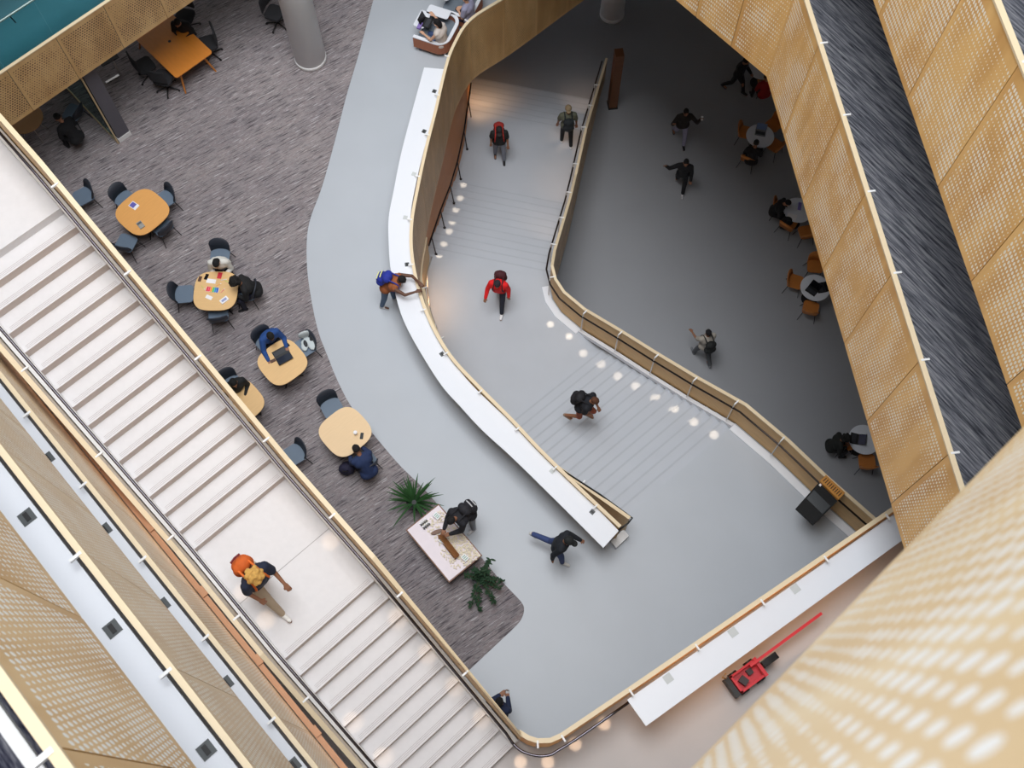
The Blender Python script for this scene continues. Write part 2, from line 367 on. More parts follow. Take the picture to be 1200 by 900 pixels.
f3=flat(at(600,143,-4.48)); q=clip(clip(region,f2+d2*(.315*11-.02),d2),f3,-d2); step(q,-4.48,.35,'landing',st,STEPG)
for i in range(1,8):
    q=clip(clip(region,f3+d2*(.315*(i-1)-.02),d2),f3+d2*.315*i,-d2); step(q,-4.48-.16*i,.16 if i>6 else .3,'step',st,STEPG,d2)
# wall of copper-coloured timber under the lounge slab beside the steps
wl=[flat(p)+Vector((0,0,0)) for p in lfl[3:]]
wl=catmull([wl[0]+Vector((-.1,-.8,0))]+wl,4); nr=normals(wl)
bm=bmesh.new(); sweep(bm,[Vector((p.x,p.y,-1.1)) for p in wl],nr,-.06,0,0,0,absz=ZG+.01); tag(fin(bm,'wall_stair',None,mat('amber_wall',(206,132,66),.5,noise=.12)),kind='structure')
# ---- handrails of the wide steps
def handrail(label,path,r=.024,m=DSTEEL,posts=(),pm=None,group=None,pname='post'):
    t=thing('handrail',label,'handrail',(0,0,0),0,group); bm=bmesh.new(); tube(bm,path,r); fin(bm,'rail',t,m,True)
    for a,b in posts:
        bm=bmesh.new(); tube(bm,[a,b],.017); lathe_c(bm,a,.04,.012); fin(bm,pname,t,pm or m)
    return t
def lathe_c(bm,p,r,h):
    lathe(bm,[(r,p[2]),(r,p[2]+h)],12,(p[0],p[1]))
rh=[p+n*-.14+Vector((0,0,-.2)) for p,n in zip(rcap[:17],normals(rcap[:17]))]
handrail('dark steel handrail inside the gold parapet on the far side of the wide steps',rh)
lb=[(511,298,-2.72),(521,267,-3.2),(532,238,-3.75),(540,210,-4.46),(547.5,175,-4.48),(552.5,140,-4.6)]
lb=[at(x,y,z) for x,y,z in lb]
lt=[Vector((p.x-.06,p.y+.02,p.z+.9)) for p in lb]
handrail('dark steel handrail on thin posts beside the copper wall of the wide steps',[lt[0]+(lt[0]-lt[1])*.3]+lt+[lt[-1]+(lt[-1]-lt[-2])*.6],posts=list(zip(lb,lt)))
li=[at(x,y,-1.75) for x,y in ((506,301),(501,320),(501,337),(504,363),(512,385))]
handrail('short curved handrail at the landing of the wide steps',catmull(li,4),r=.02,m=CHROME)
# end loop at the counter end
q=[at(650,545,.35),at(704,580,.85),at(734,602,1.0),at(741,607,1.0),at(736,613,1.0),at(724,622,1.0)]
handrail('black handrail wrapping round the counter end by the wide steps',q,r=.02,m=BLACK)
bm=bmesh.new(); c=[at(x,y,.12) for x,y in ((717,632),(735,616),(737,627),(721,641))]
prism(bm,[(p.x,p.y) for p in [at(716,634,.16),at(731,620,.16),at(737,628,.16),at(722,642,.16)]],.012,.16)
tag(fin(bm,'plinth_block',None,WHITEP),'low white block on the floor under the end of the curved counter','block')
# white kerb along the far parapet
kb=[Vector((p.x,p.y,0)) for p in rcap[13:17]]
bm=bmesh.new(); sweep(bm,kb,normals(kb),-.24,-.06,.03,.001); tag(fin(bm,'trim_kerb',None,WHITE),kind='structure')
kb=[Vector((p.x,p.y,-2.56)) for p in rcap[6:10]]
bm=bmesh.new(); sweep(bm,kb,normals(kb),-.24,-.06,.03,.001); tag(fin(bm,'trim_kerb',None,WHITE),kind='structure')
kb=[Vector((p.x,p.y,p.z-1.15)) for p in rcap[9:14]]
bm=bmesh.new(); sweep(bm,kb,normals(kb),-.15,-.06,.05,-.1); tag(fin(bm,'trim_kerb',None,WHITE),kind='structure')
# ------------------------------------------------------------------ long white stair between C and B
st2=thing('staircase','long straight white stair with grooved treads running down the left of the photo','stairs')
nA,nB=-1.06,1.0; nos=[-11.46+.3287*i for i in range(16)]+[-4.22+.3287*i for i in range(11)]
for i in range(27):
    z=ZC-.1611*(i+1)
    a=nos[i]
    if i==26: break
    b=nos[i+1]; land=(i==15)
    bm=bmesh.new(); prism(bm,[tuple(sn(a-.02,nA)[:2]),tuple(sn(b,nA)[:2]),tuple(sn(b,nB)[:2]),tuple(sn(a-.02,nB)[:2])],z-.22,z)
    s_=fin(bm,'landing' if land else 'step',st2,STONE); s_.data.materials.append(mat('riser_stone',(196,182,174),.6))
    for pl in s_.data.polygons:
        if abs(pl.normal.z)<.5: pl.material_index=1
    if not land or True:
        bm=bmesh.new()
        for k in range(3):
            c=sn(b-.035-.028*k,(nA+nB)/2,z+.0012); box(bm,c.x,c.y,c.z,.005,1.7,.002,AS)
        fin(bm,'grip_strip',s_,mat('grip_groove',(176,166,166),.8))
bm=bmesh.new()
for a in (-5.38,):
    c=sn(a,0,ZC-.1611*16+.001); box(bm,c.x,c.y,c.z,.012,2.0,.002,AS)
fin(bm,'joint_line',st2,mat('joint_grey',(168,164,164),.8))
def zcap(s):
    zl=ZC-.1611*16
    if s<-11.46: return ZC+1.15
    if s<-6.3: return (ZC+1.15)+(zl-ZC)*(s+11.46)/(5.16)
    if s<-4.22: return zl+1.15
    if s<-.7: return zl+1.15+(ZB-zl)*(s+4.22)/3.52
    return ZB+1.15
ks=[-18,-11.46,-6.3,-4.22,-.95]
g1=[sn(s,1.03,zcap(s)) for s in ks]+bcap[:]
pre=[sn(s,1.03,zcap(s)) for s in ks]
guard('long gold parapet on the lounge side of the white stair',pre+[bcap[0]],side=1,outer=1.75,m=GOLD,step=1.63,phase=.42)
# white skirting beside the treads
for nn,lab in ((.93,'r'),(-1.0,'l')):
    bm=bmesh.new(); P=[sn(s,nn,zcap(s)-1.15) for s in ks]; sweep(bm,P,normals(P),-.055,.055,.16,-.1); tag(fin(bm,'trim_string',None,WHITEP),kind='structure')
sub=[[p for p in bcap[0:3]],[p for p in bcap[2:5]],[bcap[4],bcap[5]],[bcap[5],bcap[6]]]
rest=split([bcap[6],bcap[7],bcap[8]],1.34)
guard('gold parapet with warm ply lining turning the corner and running under the lower white counter',bcap,side=1,outer=2.4,m=GOLD,joints=sub+rest,inner_mat=mat('amber_ply',(226,166,96),.5,noise=.1,nscale=3))
hb=[(600,870),(608,878),(618,883),(632,886),(645,884.5),(653,880),(677,865),(737,823)]
hp=[sn(s,.88,zcap(s)-.2) for s in (-14,-11.46,-6.3,-4.22,-1.1)]+[at(x,y,5.3) for x,y in hb]
handrail('long polished handrail on the lounge side of the white stair',hp[:5]+catmull(hp[5:],3),r=.023,m=STEEL)
hp=[sn(s,-.94,zcap(s)-.2) for s in (-14,-11.46,-6.3,-4.22,-.7,0)]
handrail('long polished handrail on the balcony side of the white stair',hp,r=.023,m=STEEL)
guard('long gold parapet on the balcony side of the white stair',[sn(s,-1.10,zcap(s)) for s in (-16,-11.46,-6.3,-4.22,-.7,1.0)],side=-1,outer=1.75,m=GOLDD,step=1.63,phase=.3,inner_mat=mat('stair_lining',(226,212,192),.5,noise=.08))
# lower white counter
cA=[at(735,820,5.37),at(1040,608,5.37)]; cB=[at(757,851,5.37),at(1052,637,5.37)]
ex=(cA[1]-cA[0]).normalized()*.5; cA.append(cA[1]+ex); cB.append(cB[1]+ex)
c2=worktop(cA,cB,5.37,'straight white counter along the parapet of the lower right landing',[(783,795,.6,OUTL2,.14),(859,741,.6,OUTL2,.14),(932,690,.6,OUTL2,.14)])
for k in (.15,.5,.85):
    p=cA[0].lerp(cA[1],k).lerp(cB[0].lerp(cB[1],k),.4); bm=bmesh.new(); tube(bm,[(p.x,p.y,ZB),(p.x,p.y,5.335)],.03); fin(bm,'leg',c2,WHITEP)
# ------------------------------------------------------------------ left balconies C, D, E
for zf,lab,ph,m_ in ((ZC,'third gold balcony parapet from the lower left corner, next to the white stair',None,GOLDP),(ZD,'second gold balcony parapet from the lower left corner, between two white counters',None,GOLDP),(ZE,'nearest gold balcony parapet in the lower left corner, with large perforations',None,GOLD)):
    s0=-22; js={ZC:-8.19,ZD:-4.18,ZE:-1.59}[zf]; ph=(js-s0)%1.335
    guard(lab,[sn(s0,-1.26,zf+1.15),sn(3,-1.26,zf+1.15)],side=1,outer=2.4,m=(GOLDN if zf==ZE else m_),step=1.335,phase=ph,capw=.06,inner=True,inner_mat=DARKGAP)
    # lit copper ledge at the foot of each fascia
    if zf==ZC:
        bm=bmesh.new(); P=[sn(-22,-1.2,zf-1.25),sn(3,-1.2,zf-1.25)]; sweep(bm,P,normals(P),-.03,.05,0,-.06)
        o=fin(bm,'ledge',None,COPPER); tag(o,'copper ledge at the foot of the gold balcony parapet next to the white stair','ledge')
        for k in range(18):
            s=-21.5+1.335*k
            bm=bmesh.new(); c=sn(s,-1.17,zf-1.235); box(bm,c.x,c.y,c.z,.16,.09,.03,AS); fin(bm,'bracket',o,COPPER)
    if zf==ZE:
        bm=bmesh.new(); P=[sn(-12,-1.42,zf),sn(3,-1.42,zf)]; sweep(bm,P,normals(P),-.035,.03,.9,.86); o=fin(bm,'ledge',None,WHITEP)
        tag(o,'white rail inside the nearest balcony parapet, bottom left corner','rail')
        for k in range(8):
            c=sn(-9.6+1.335*k,-1.40,zf+.43); bm=bmesh.new(); box(bm,c.x,c.y,c.z,.03,.03,.86,AS); fin(bm,'post',o,WHITEP)
    else:
        a,b=sn(-20,-1.345,zf+1.0),sn(3,-1.345,zf+1.0); c,d_=sn(-20,-1.9,zf+1.0),sn(3,-1.9,zf+1.0)
        outs=[(32,606,AS,OUTLET,.13),(132,737,AS,OUTLET,.13),(242,879,AS,OUTLET,.13)] if zf==ZD else [(56,537.5,AS,OUTLET,.15),(123,621,AS,OUTLET,.15),(191,709,AS,OUTLET,.15),(265,801,AS,OUTLET,.15),(344,897,AS,OUTLET,.15)]
        t=worktop([a,b],[c,d_],zf+1.0,('white counter with square black outlets behind the second balcony parapet' if zf==ZD else 'narrow strip of white counter with small outlets behind the third balcony parapet'),outs)
        for k in range(8):
            p=sn(-18+2.67*k,-1.6,0); bm=bmesh.new(); tube(bm,[(p.x,p.y,zf),(p.x,p.y,zf+.965)],.025); fin(bm,'leg',t,WHITEP)
# ------------------------------------------------------------------ right galleries C and D
up=[K+kd*10,K,K+ud*15]
L2=(P2-K).length
subsK=split([K,K+kd*10],1.0)
def ug(zf,lab,ph,m_=GOLD):
    z=Vector((0,0,zf+1.15)); a=[p+z for p in up]
    j=[list(reversed(s)) for s in reversed(split([a[1],a[0]],.9))]+split([a[1],a[2]],1.355,ph)
    guard(lab,a,side=-1,outer=2.4,m=m_,joints=j)
ug(ZC,'tall gold perforated parapet in front of the grey gallery carpet on the right',L2%1.355)
ug(ZD,'upper gold perforated parapet filling the top right corner',((Vector((5.17,8.81,0))-K).length)%1.355)
# ------------------------------------------------------------------ nearest parapet, lower right corner
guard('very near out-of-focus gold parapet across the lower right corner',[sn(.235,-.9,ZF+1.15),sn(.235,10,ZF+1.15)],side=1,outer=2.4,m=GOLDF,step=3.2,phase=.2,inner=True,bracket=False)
slab('floor',[sn(.30,-.9),sn(.30,10),sn(10,10),sn(10,-.9)],ZF,.9,mat('gallery_floor',(92,94,102),.8,noise=.2,nscale=5))
# ------------------------------------------------------------------ bridge upper left: fascia, glass, rail
t=thing('bridge_balustrade','glass balustrade over gold perforated fascia on the teal bridge, top left corner','balustrade')
for sub in split([tl(-9,0)+Vector((0,0,0)),tl(14,0)],1.265,(9+ (at(66,45,ZB)-t0).length)%1.265):
    s=shrink(sub); bm=bmesh.new(); sweep(bm,[Vector((p.x,p.y,ZB)) for p in s],normals(s),-.02,.0,0,-1.44); fin(bm,'fascia_panel',t,GOLDD)
    if True:
        bm=bmesh.new(); sweep(bm,[Vector((p.x,p.y,ZB)) for p in s],normals(s),.05,.065,1.1,.0); fin(bm,'glass_pane',t,None)
gl=bpy.data.materials.new('tinted_glass'); gl.use_nodes=True; nt=gl.node_tree; b=nt.nodes['Principled BSDF']
b.inputs['Base Color'].default_value=lin((196,226,228)); b.inputs['Roughness'].default_value=.02; b.inputs['Transmission Weight'].default_value=1; b.inputs['IOR'].default_value=1.02
for o in t.children:
    if o.name.startswith('glass_pane'): o.data.materials.clear(); o.data.materials.append(gl)
bm=bmesh.new(); sweep(bm,[tl(-9,0),tl(14,0)],normals([tl(-9,0),tl(14,0)]),-.03,.045,.012,-.012); fin(bm,'edge_strip',t,RIM)
bm=bmesh.new(); a=tl(-9,.2); b_=tl(14,.2); tube(bm,[(a.x,a.y,ZB+.95),(b_.x,b_.y,ZB+.95)],.024); fin(bm,'rail',t,CHROME,True)
for k in range(14):
    p=tl(-8+1.265*k,0); q=tl(-8+1.265*k,.2); bm=bmesh.new(); tube(bm,[(p.x,p.y,ZB+.9),(q.x,q.y,ZB+.93)],.012); fin(bm,'standoff',t,STEEL)
bm=bmesh.new(); a=tl(-9,1.7); b_=tl(14,1.7); tube(bm,[(a.x,a.y,ZB+.6),(b_.x,b_.y,ZB+.6)],.02); lathe(bm,[(.02,ZB),(.02,ZB+.6)],8,(a.x,a.y)); lathe(bm,[(.02,ZB),(.02,ZB+.6)],8,(b_.x,b_.y))
for k in range(1,8):
    p=a.lerp(b_,k/8); lathe(bm,[(.02,ZB),(.02,ZB+.6)],8,(p.x,p.y))
tag(fin(bm,'rail',None,WHITEP,True),'pale second rail across the teal bridge, extreme top left','rail')
# pillar and glazed screen under the bridge
c=at(141,167,0); d_=at(154,158,0); w=(d_-c); wn=Vector((-w.y,w.x,0)).normalized()
tp=thing('pillar','slanting-looking dark grey rectangular pillar with white skirting under the teal bridge','pillar')
q=[c,d_,d_+wn*.5,c+wn*.5]
bm=bmesh.new(); prism(bm,[(p.x,p.y) for p in q],.012,2.9); fin(bm,'shaft',tp,mat('pillar_grey',(92,90,98),.7))
e_=.012; q2=[c-wn*e_-w.normalized()*e_,d_-wn*e_+w.normalized()*e_,d_+wn*(.5+e_)+w.normalized()*e_,c+wn*(.5+e_)-w.normalized()*e_]
bm=bmesh.new(); prism(bm,[(p.x,p.y) for p in q2],.012,.16); fin(bm,'skirting',tp,WHITEP)
ts=thing('glass_screen','glass screen with thin pale metal frame beside the grey pillar','screen')
p=c-w.normalized()*.05; p2=p+wn*2.6
bm=bmesh.new()
tube(bm,[(p.x,p.y,.012),(p.x,p.y,2.6)],.022); tube(bm,[(p2.x,p2.y,.012),(p2.x,p2.y,2.6)],.022); tube(bm,[(p.x,p.y,.035),(p2.x,p2.y,.035)],.022); tube(bm,[(p.x,p.y,2.6),(p2.x,p2.y,2.6)],.022)
fin(bm,'frame',ts,mat('pale_metal',(214,190,150),.4,metal=.4))
bm=bmesh.new(); P=[Vector((p.x,p.y,2.58)),Vector((p2.x,p2.y,2.58))]; sweep(bm,P,normals(P),-.005,.005,0,0,absz=.06); fin(bm,'pane',ts,gl)
# ------------------------------------------------------------------ columns
def column(px,z,r,h,label):
    c=at(*px,z); t=thing('column',label,'column',(c.x,c.y,z+.012)); bm=bmesh.new(); lathe(bm,[(r,0),(r,h)],40); fin(bm,'shaft',t,WHITEP,True)
    bm=bmesh.new(); lathe(bm,[(r+.012,0),(r+.012,.13),(r+.004,.14)],40); fin(bm,'skirting',t,WHITEP,True)
column((364.5,70),0,.41,7.4,'round white column standing on the lounge carpet')
column((717,17),ZG,.4,4.5,'round pale column on the dark ground floor near the top edge')
c=at(717.5,128,ZG); tt=thing('totem','tall narrow brown timber pillar on the dark ground floor beside the parapet end','totem',(c.x,c.y+.15,ZG),R(8))
bm=bmesh.new(); box(bm,0,0,1.3,.26,.3,2.6); fin(bm,'post',tt,mat('walnut',(112,70,40),.5,noise=.2,nscale=2,stretch=(1,1,8)))
bm=bmesh.new(); box(bm,0,0,.03,.3,.34,.06); fin(bm,'base',tt,BLACK)
# ------------------------------------------------------------------ light
w=bpy.data.worlds.new('sky'); bpy.context.scene.world=w; w.use_nodes=True
bg=w.node_tree.nodes['Background']; bg.inputs[0].default_value=(.90,.95,1,1); bg.inputs[1].default_value=WORLD
def area(name,loc,rot,sx,sy,e,c=(1,1,1)):
    l=bpy.data.lights.new(name,'AREA'); l.shape='RECTANGLE'; l.size=sx; l.size_y=sy; l.energy=e; l.color=c
    o=bpy.data.objects.new(name,l); col.objects.link(o); o.location=loc; o.rotation_euler=rot; return o
area('skylight',(-1.0,4,52),(0,0,R(-47)),34,24,SKYE,(.97,.985,1))
WALLM=mat('gallery_wall',(196,190,184),.8)  # outer walls out of view, added to keep horizon light out
for nm,cx,cy,sx,sy in (('wall_left',-30.2,15,.4,62),('wall_right',34.2,15,.4,62),('wall_far',2,46.2,64.8,.4),('wall_near',2,-16.2,64.8,.4)):
    bm=bmesh.new(); box(bm,cx,cy,(ZG-.3+26.8)/2,sx,sy,26.8-ZG+.3); tag(fin(bm,nm,None,WALLM),kind='structure')
def spot(p,e,c=(1,.72,.45),size=R(70),r=.02,rot=(0,0,0)):
    l=bpy.data.lights.new('step_light','SPOT'); l.energy=e; l.color=c; l.spot_size=size; l.spot_blend=.8; l.shadow_soft_size=r
    o=bpy.data.objects.new('step_light',l); col.objects.link(o); o.location=p; o.rotation_euler=rot
# warm lights under the handrails
for x,y,z in ((645,380,-2.56),(667,394,-2.56),(684,411,-2.4),(705,422,-2.0),(725,437,-1.7),(746,449,-1.4),(769,463,-1.05),(791,477,-.7),(814,492,-.35),(838,507,-.02)):
    p=at(x,y,z); spot((p.x,p.y,z+.9),44,(1,.80,.58),R(15))
for x,y,z in ((515,300,-2.6),(520,284,-2.8),(526,269,-3.1),(530,259,-3.3),(534,244,-3.6),(539,230,-3.9),(543,216,-4.3)):
    p=at(x,y,z); spot((p.x,p.y,z+.85),40,(1,.80,.58),R(15))
for x,y,z in ((503,345,-2.56),(505,366,-2.56),(560,110,-5.0),(558,125,-4.7)):
    p=at(x,y,z); spot((p.x+.1,p.y,z+1.0),(13 if y>200 else 26),(1,.6,.32),R(115),.12)
for x,y,z in ((692,115,-5.4),(680,160,-4.48),(668,205,-4.2),(655,250,-3.4)):
    p=at(x,y,z); spot((p.x-.25,p.y,z+1.0),9,(1,.66,.42),R(95),.05)
for x,y in ((610,893),(642,893),(674,872),(708,848)):
    p=at(x,y,ZB); spot((p.x,p.y,ZB+.9),34,(1,.72,.48),R(17))
for s,n in ((-5.2,.75),(-3.6,.78),(-2.9,.78),(-2.25,.78),(-1.6,.78),(-5.5,-.8),(-4.9,-.8),(-2.9,-.8),(-2.2,-.8)):
    spot(sn(s,n,zcap(s)-1.15+.8),9,(1,.75,.52),R(26))
# warm strips below the lower counter and along the copper ledge
p=at(900,722,ZB+1.0)
area('strip_light',(p.x,p.y,ZB+.93),(0,0,R(33)),4.6,.08,14,(1,.62,.34))
q=sn(-6,-1.16,ZC-1.17)
area('strip_light',(q.x,q.y,q.z),(R(180),0,AS),16,.04,5,(1,.62,.4))
# ================================================================== FURNITURE
def rounded(w,d,r,k=6):
    out=[]
    for cx,cy,a0 in ((w/2-r,d/2-r,0),(-w/2+r,d/2-r,90),(-w/2+r,-d/2+r,180),(w/2-r,-d/2+r,270)):
        for j in range(k+1):
            a=R(a0+90*j/k); out.append((cx+r*math.cos(a),cy+r*math.sin(a)))
    return out
def squircle(w,n=3.2,k=48):
    out=[]
    for j in range(k):
        a=2*math.pi*j/k; c,s=math.cos(a),math.sin(a)
        out.append((w/2*abs(c)**(2/n)*(1 if c>=0 else -1),w/2*abs(s)**(2/n)*(1 if s>=0 else -1)))
    return out
def make_chair(label,cat='chair',group=None,shell=SHELL,back=SHELLD,legm=BLACK):
    t=thing('chair',label,cat,(0,0,0),0,group)      # faces +y
    bm=bmesh.new(); prism(bm,rounded(.46,.44,.09),.435,.46); fin(bm,'seat',t,shell)
    pts=[Vector((.25*math.sin(a),-.14-.12*math.cos(a)*1.0,.80)) for a in [R(-80+16*k) for k in range(11)]]
    bm=bmesh.new(); nr=normals(pts); rings=[]
    for i,(p,n) in enumerate(zip(pts,nr)):
        k=abs(i-5)/5; zt=.82-.14*k*k; zb=.47+.02*k; q=p.copy(); lean=n*.0
        bk=Vector((0,-.05,0))
        rings.append([bm.verts.new((p.x+bk.x,p.y+bk.y,zt)),bm.verts.new((p.x*.93+bk.x,p.y*.93+.008+bk.y,zt)),bm.verts.new((p.x*.88,p.y*.85+.01,zb)),bm.verts.new((p.x*.95,p.y*.95,zb))])
    for a,b in zip(rings,rings[1:]):
        for k in range(4): bm.faces.new((a[k],a[(k+1)%4],b[(k+1)%4],b[k]))
    bm.faces.new(rings[0][::-1]); bm.faces.new(rings[-1]); fin(bm,'backrest',t,back,True)
    for sx in (-1,1):
        for sy in (-1,1):
            bm=bmesh.new(); tube(bm,[(sx*.17,sy*.15,.435),(sx*.25,sy*.24,0)],.014,6,.009); fin(bm,'leg',t,legm)
    return t
def place(src,px,z,face,label,group=None,zb=0.012,first=None,dz=.45):
    o=src if first else copytree(src)
    p=at(px[0],px[1],z+dz); f=at(face[0],face[1],z+dz) if isinstance(face,tuple) else None
    a=ang(p,f) if f is not None else R(face)
    o.location=(p.x,p.y,z+zb); o.rotation_euler=(0,0,a-math.pi/2); o['label']=label
    if group: o['group']=group
    elif 'group' in o: del o['group']
    return o
g='grey shell chairs on the lounge carpet'
CH=make_chair('x')
spec=[((98,230),215,'grey shell chair standing alone beside the stair parapet, left of the first amber table'),
((147,234),(167,248),'grey shell chair at the upper left side of the amber table with the purple leaflet'),
((193,234),(167,250),'grey shell chair at the upper right corner of the amber table with the purple leaflet'),
((190,266),(167,246),'grey shell chair at the lower right side of the amber table with the purple leaflet'),
((148,285),(167,250),'grey shell chair at the lower left of the amber table with the purple leaflet'),
((216,345),(252,342),'grey shell chair on the left side of the table covered with colourful papers'),
((256,368),(253,340),'grey shell chair at the bottom side of the table covered with colourful papers'),
((289,342),(252,340),'grey shell chair under the person in black at the table of colourful papers'),
((258,301),(253,340),'grey shell chair under the person in the pale patterned top'),
((313,402),(331,424),'grey shell chair under the person in blue at the laptop table'),
((357,407),(331,424),'grey shell chair holding a light jacket beside the laptop table'),
((389,478),(404,505),'grey shell chair with dark back at the top left of the light oak table'),
((345,533),215,'grey shell chair by the stair parapet, between two oak tables'),
((428,540),(404,505),'grey shell chair under the person in navy at the light oak table'),
((272,452),(286,472),'grey shell chair beside the half-hidden oak table behind the stair parapet')]
for i,(px,f,lab) in enumerate(spec): place(CH,px,0,f,lab,g,first=(i==0))
def sq_table(px,label,top,size,rot,pm=BLACK):
    p=at(px[0],px[1],.74); t=thing('table',label,'table',(p.x,p.y,.012),R(rot),'rounded square tables on the lounge carpet')
    bm=bmesh.new(); prism(bm,squircle(size),.715,.737); fin(bm,'tabletop',t,top)
    bm=bmesh.new(); prism(bm,squircle(size*.985),.700,.714); fin(bm,'edge_band',t,mat('dark_edge',(92,66,44),.6))
    bm=bmesh.new(); tube(bm,[(0,0,.03),(0,0,.70)],.035,12); fin(bm,'pedestal',t,pm)
    for k in range(4):
        a=R(45+90*k); bm=bmesh.new(); tube(bm,[(0,0,.05),(.36*math.cos(a),.36*math.sin(a),.02)],.022,8,.015); fin(bm,'foot',t,pm)
    return t
sq_table((167,248.5),'amber rounded-square table with a purple leaflet and a grey patterned case',OAKO,1.13,48)
sq_table((253,341),'oak rounded-square table covered with colourful papers',OAK,1.02,0)
sq_table((331,424.5),'oak rounded-square table with an open laptop',OAK,1.0,40)
sq_table((404.5,506),'light oak rounded-square table with a white cup',OAKL,1.03,42)
sq_table((280,472),'oak table half hidden behind the stair parapet',OAK,1.0,42)
def flatbox(px,z,w,d,h,rot,name,label,cat,m,group=None,parts=()):
    p=at(px[0],px[1],z); t=thing(name,label,cat,(p.x,p.y,z),R(rot),group)
    bm=bmesh.new(); box(bm,0,0,h/2,w,d,h); fin(bm,'body' if name!='book' else 'cover',t,m)
    for (nm,x,y,w2,d2,m2) in parts:
        bm=bmesh.new(); box(bm,x,y,h+.001,w2,d2,.003); fin(bm,nm,t,m2)
    return t
T=.749
PURP=mat('purple_print',(96,92,176),.5); PAPER=mat('white_paper',(240,238,240),.7)
flatbox((157,241),T,.16,.22,.006,55,'leaflet','purple and white leaflet on the amber table','leaflet',PAPER,parts=(('picture',0,.03,.13,.13,PURP),))
flatbox((165,264),T,.13,.2,.03,40,'pouch','grey patterned case near the lower corner of the amber table','pouch',mat('speckled',(150,150,146),.7,noise=.6,nscale=60),parts=(('flap',0,.05,.11,.05,OUTLET),))
# colourful papers
flatbox((247.5,329.5),T,.22,.11,.006,-8,'card','white folded card above the rainbow booklet','card',PAPER,'papers on the colourful table')
flatbox((263,352),T,.2,.12,.03,42,'box','white and grey box at the lower right of the papers','box',PAPER,parts=(('printed_panel',0,0,.13,.06,mat('lilac',(150,156,196),.6)),))
flatbox((245,348.5),T,.16,.09,.006,-25,'card','small white card below the rainbow booklet','card',PAPER,'papers on the colourful table')
RB=[(216,40,60),(236,60,90),(240,160,40),(90,190,90),(40,140,200),(30,90,190)]
p=at(249,339.5,T); t=thing('booklet','rainbow-coloured booklet in the middle of the table of papers','booklet',(p.x,p.y,T),R(-8))
bm=bmesh.new(); box(bm,0,0,.005,.30,.13,.01); fin(bm,'pages',t,PAPER)
for k,c in enumerate(RB):
    bm=bmesh.new(); box(bm,-.12+.048*k,0,.012,.044,.125,.003); fin(bm,'stripe',t,mat('rainbow_%d'%k,c,.5))
flatbox((257.5,323),T,.1,.16,.01,-8,'notepad','red notepad in front of the person in the black and white top','notepad',mat('red_card',(206,44,60),.5))
flatbox((242,324.5),T,.075,.15,.01,-15,'phone','black phone on the upper edge of the table of papers','phone',BLACKG)
flatbox((234.5,327),T,.07,.13,.02,-10,'wallet','brown wallet at the upper left corner of the table of papers','wallet',mat('brown_leather',(82,50,34),.5))
for k,(x,y,r,c,nm) in enumerate(((256,334,30,(240,170,60),'orange'),(261,341,50,(226,120,120),'pink'),(266,330,-30,(200,220,120),'yellow-green'),(262,328,10,(220,220,226),'pale grey'),(238,337,-50,(206,212,120),'olive'))):
    p=at(x,y,T); t=thing('marker','%s marker pen lying among the papers'%nm,'marker pen',(p.x,p.y,T+.008),R(r),'marker pens on the table of papers')
    bm=bmesh.new(); tube(bm,[(-.06,0,0),(.045,0,0)],.008); fin(bm,'barrel',t,mat('marker_%d'%k,c,.4)); bm=bmesh.new(); tube(bm,[(.045,0,0),(.075,0,0)],.0085); fin(bm,'cap',t,PAPER)
def laptop(px,z,face,label,w=.33,d=.23,open_=105,screen=(40,46,60),m=BLACK,group=None):
    p=at(px[0],px[1],z); t=thing('laptop',label,'laptop',(p.x,p.y,z),R(face),group)
    bm=bmesh.new(); box(bm,0,0,.009,w,d,.016); fin(bm,'base',t,m)
    bm=bmesh.new(); box(bm,0,-.01,.0185,w*.86,d*.5,.002); fin(bm,'keyboard',t,mat('key_grey',(52,54,60),.6))
    a=R(open_-90); M=Matrix.Translation((0,d/2,.017))@Matrix.Rotation(-a,4,'X')
    bm=bmesh.new(); box(bm,0,0,d/2,w,.008,d,M=M); l=fin(bm,'lid',t,m)
    bm=bmesh.new(); box(bm,0,-.005,d/2,w*.93,.002,d*.88,M=M); fin(bm,'screen',l,mat('screen_%d_%d_%d'%screen,screen,.2))
    return t
laptop((329,413),T,-148,'open black laptop on the oak table in front of the person in blue',.36,.2,170)
flatbox((335.5,406),T,.08,.16,.01,-50,'phone','black phone beside the laptop on the oak table','phone',BLACKG)
flatbox((320,423),T,.07,.12,.02,-60,'wallet','small brown wallet under the hand of the person in blue','wallet',mat('brown_leather',(82,50,34),.5))
flatbox((424,511),T,.07,.15,.012,-5,'phone','dark phone on the right corner of the light oak table','phone',BLACKG)
def cup(px,z,label,m=PAPER):
    p=at(px[0],px[1],z); t=thing('cup',label,'cup',(p.x,p.y,z)); bm=bmesh.new(); lathe(bm,[(.03,0),(.042,.10)],20); fin(bm,'body',t,m); bm=bmesh.new(); lathe(bm,[(.044,.10),(.044,.108),(.036,.112)],20); fin(bm,'lid',t,PAPER)
cup((417,508.5),T,'white paper cup on the light oak table')
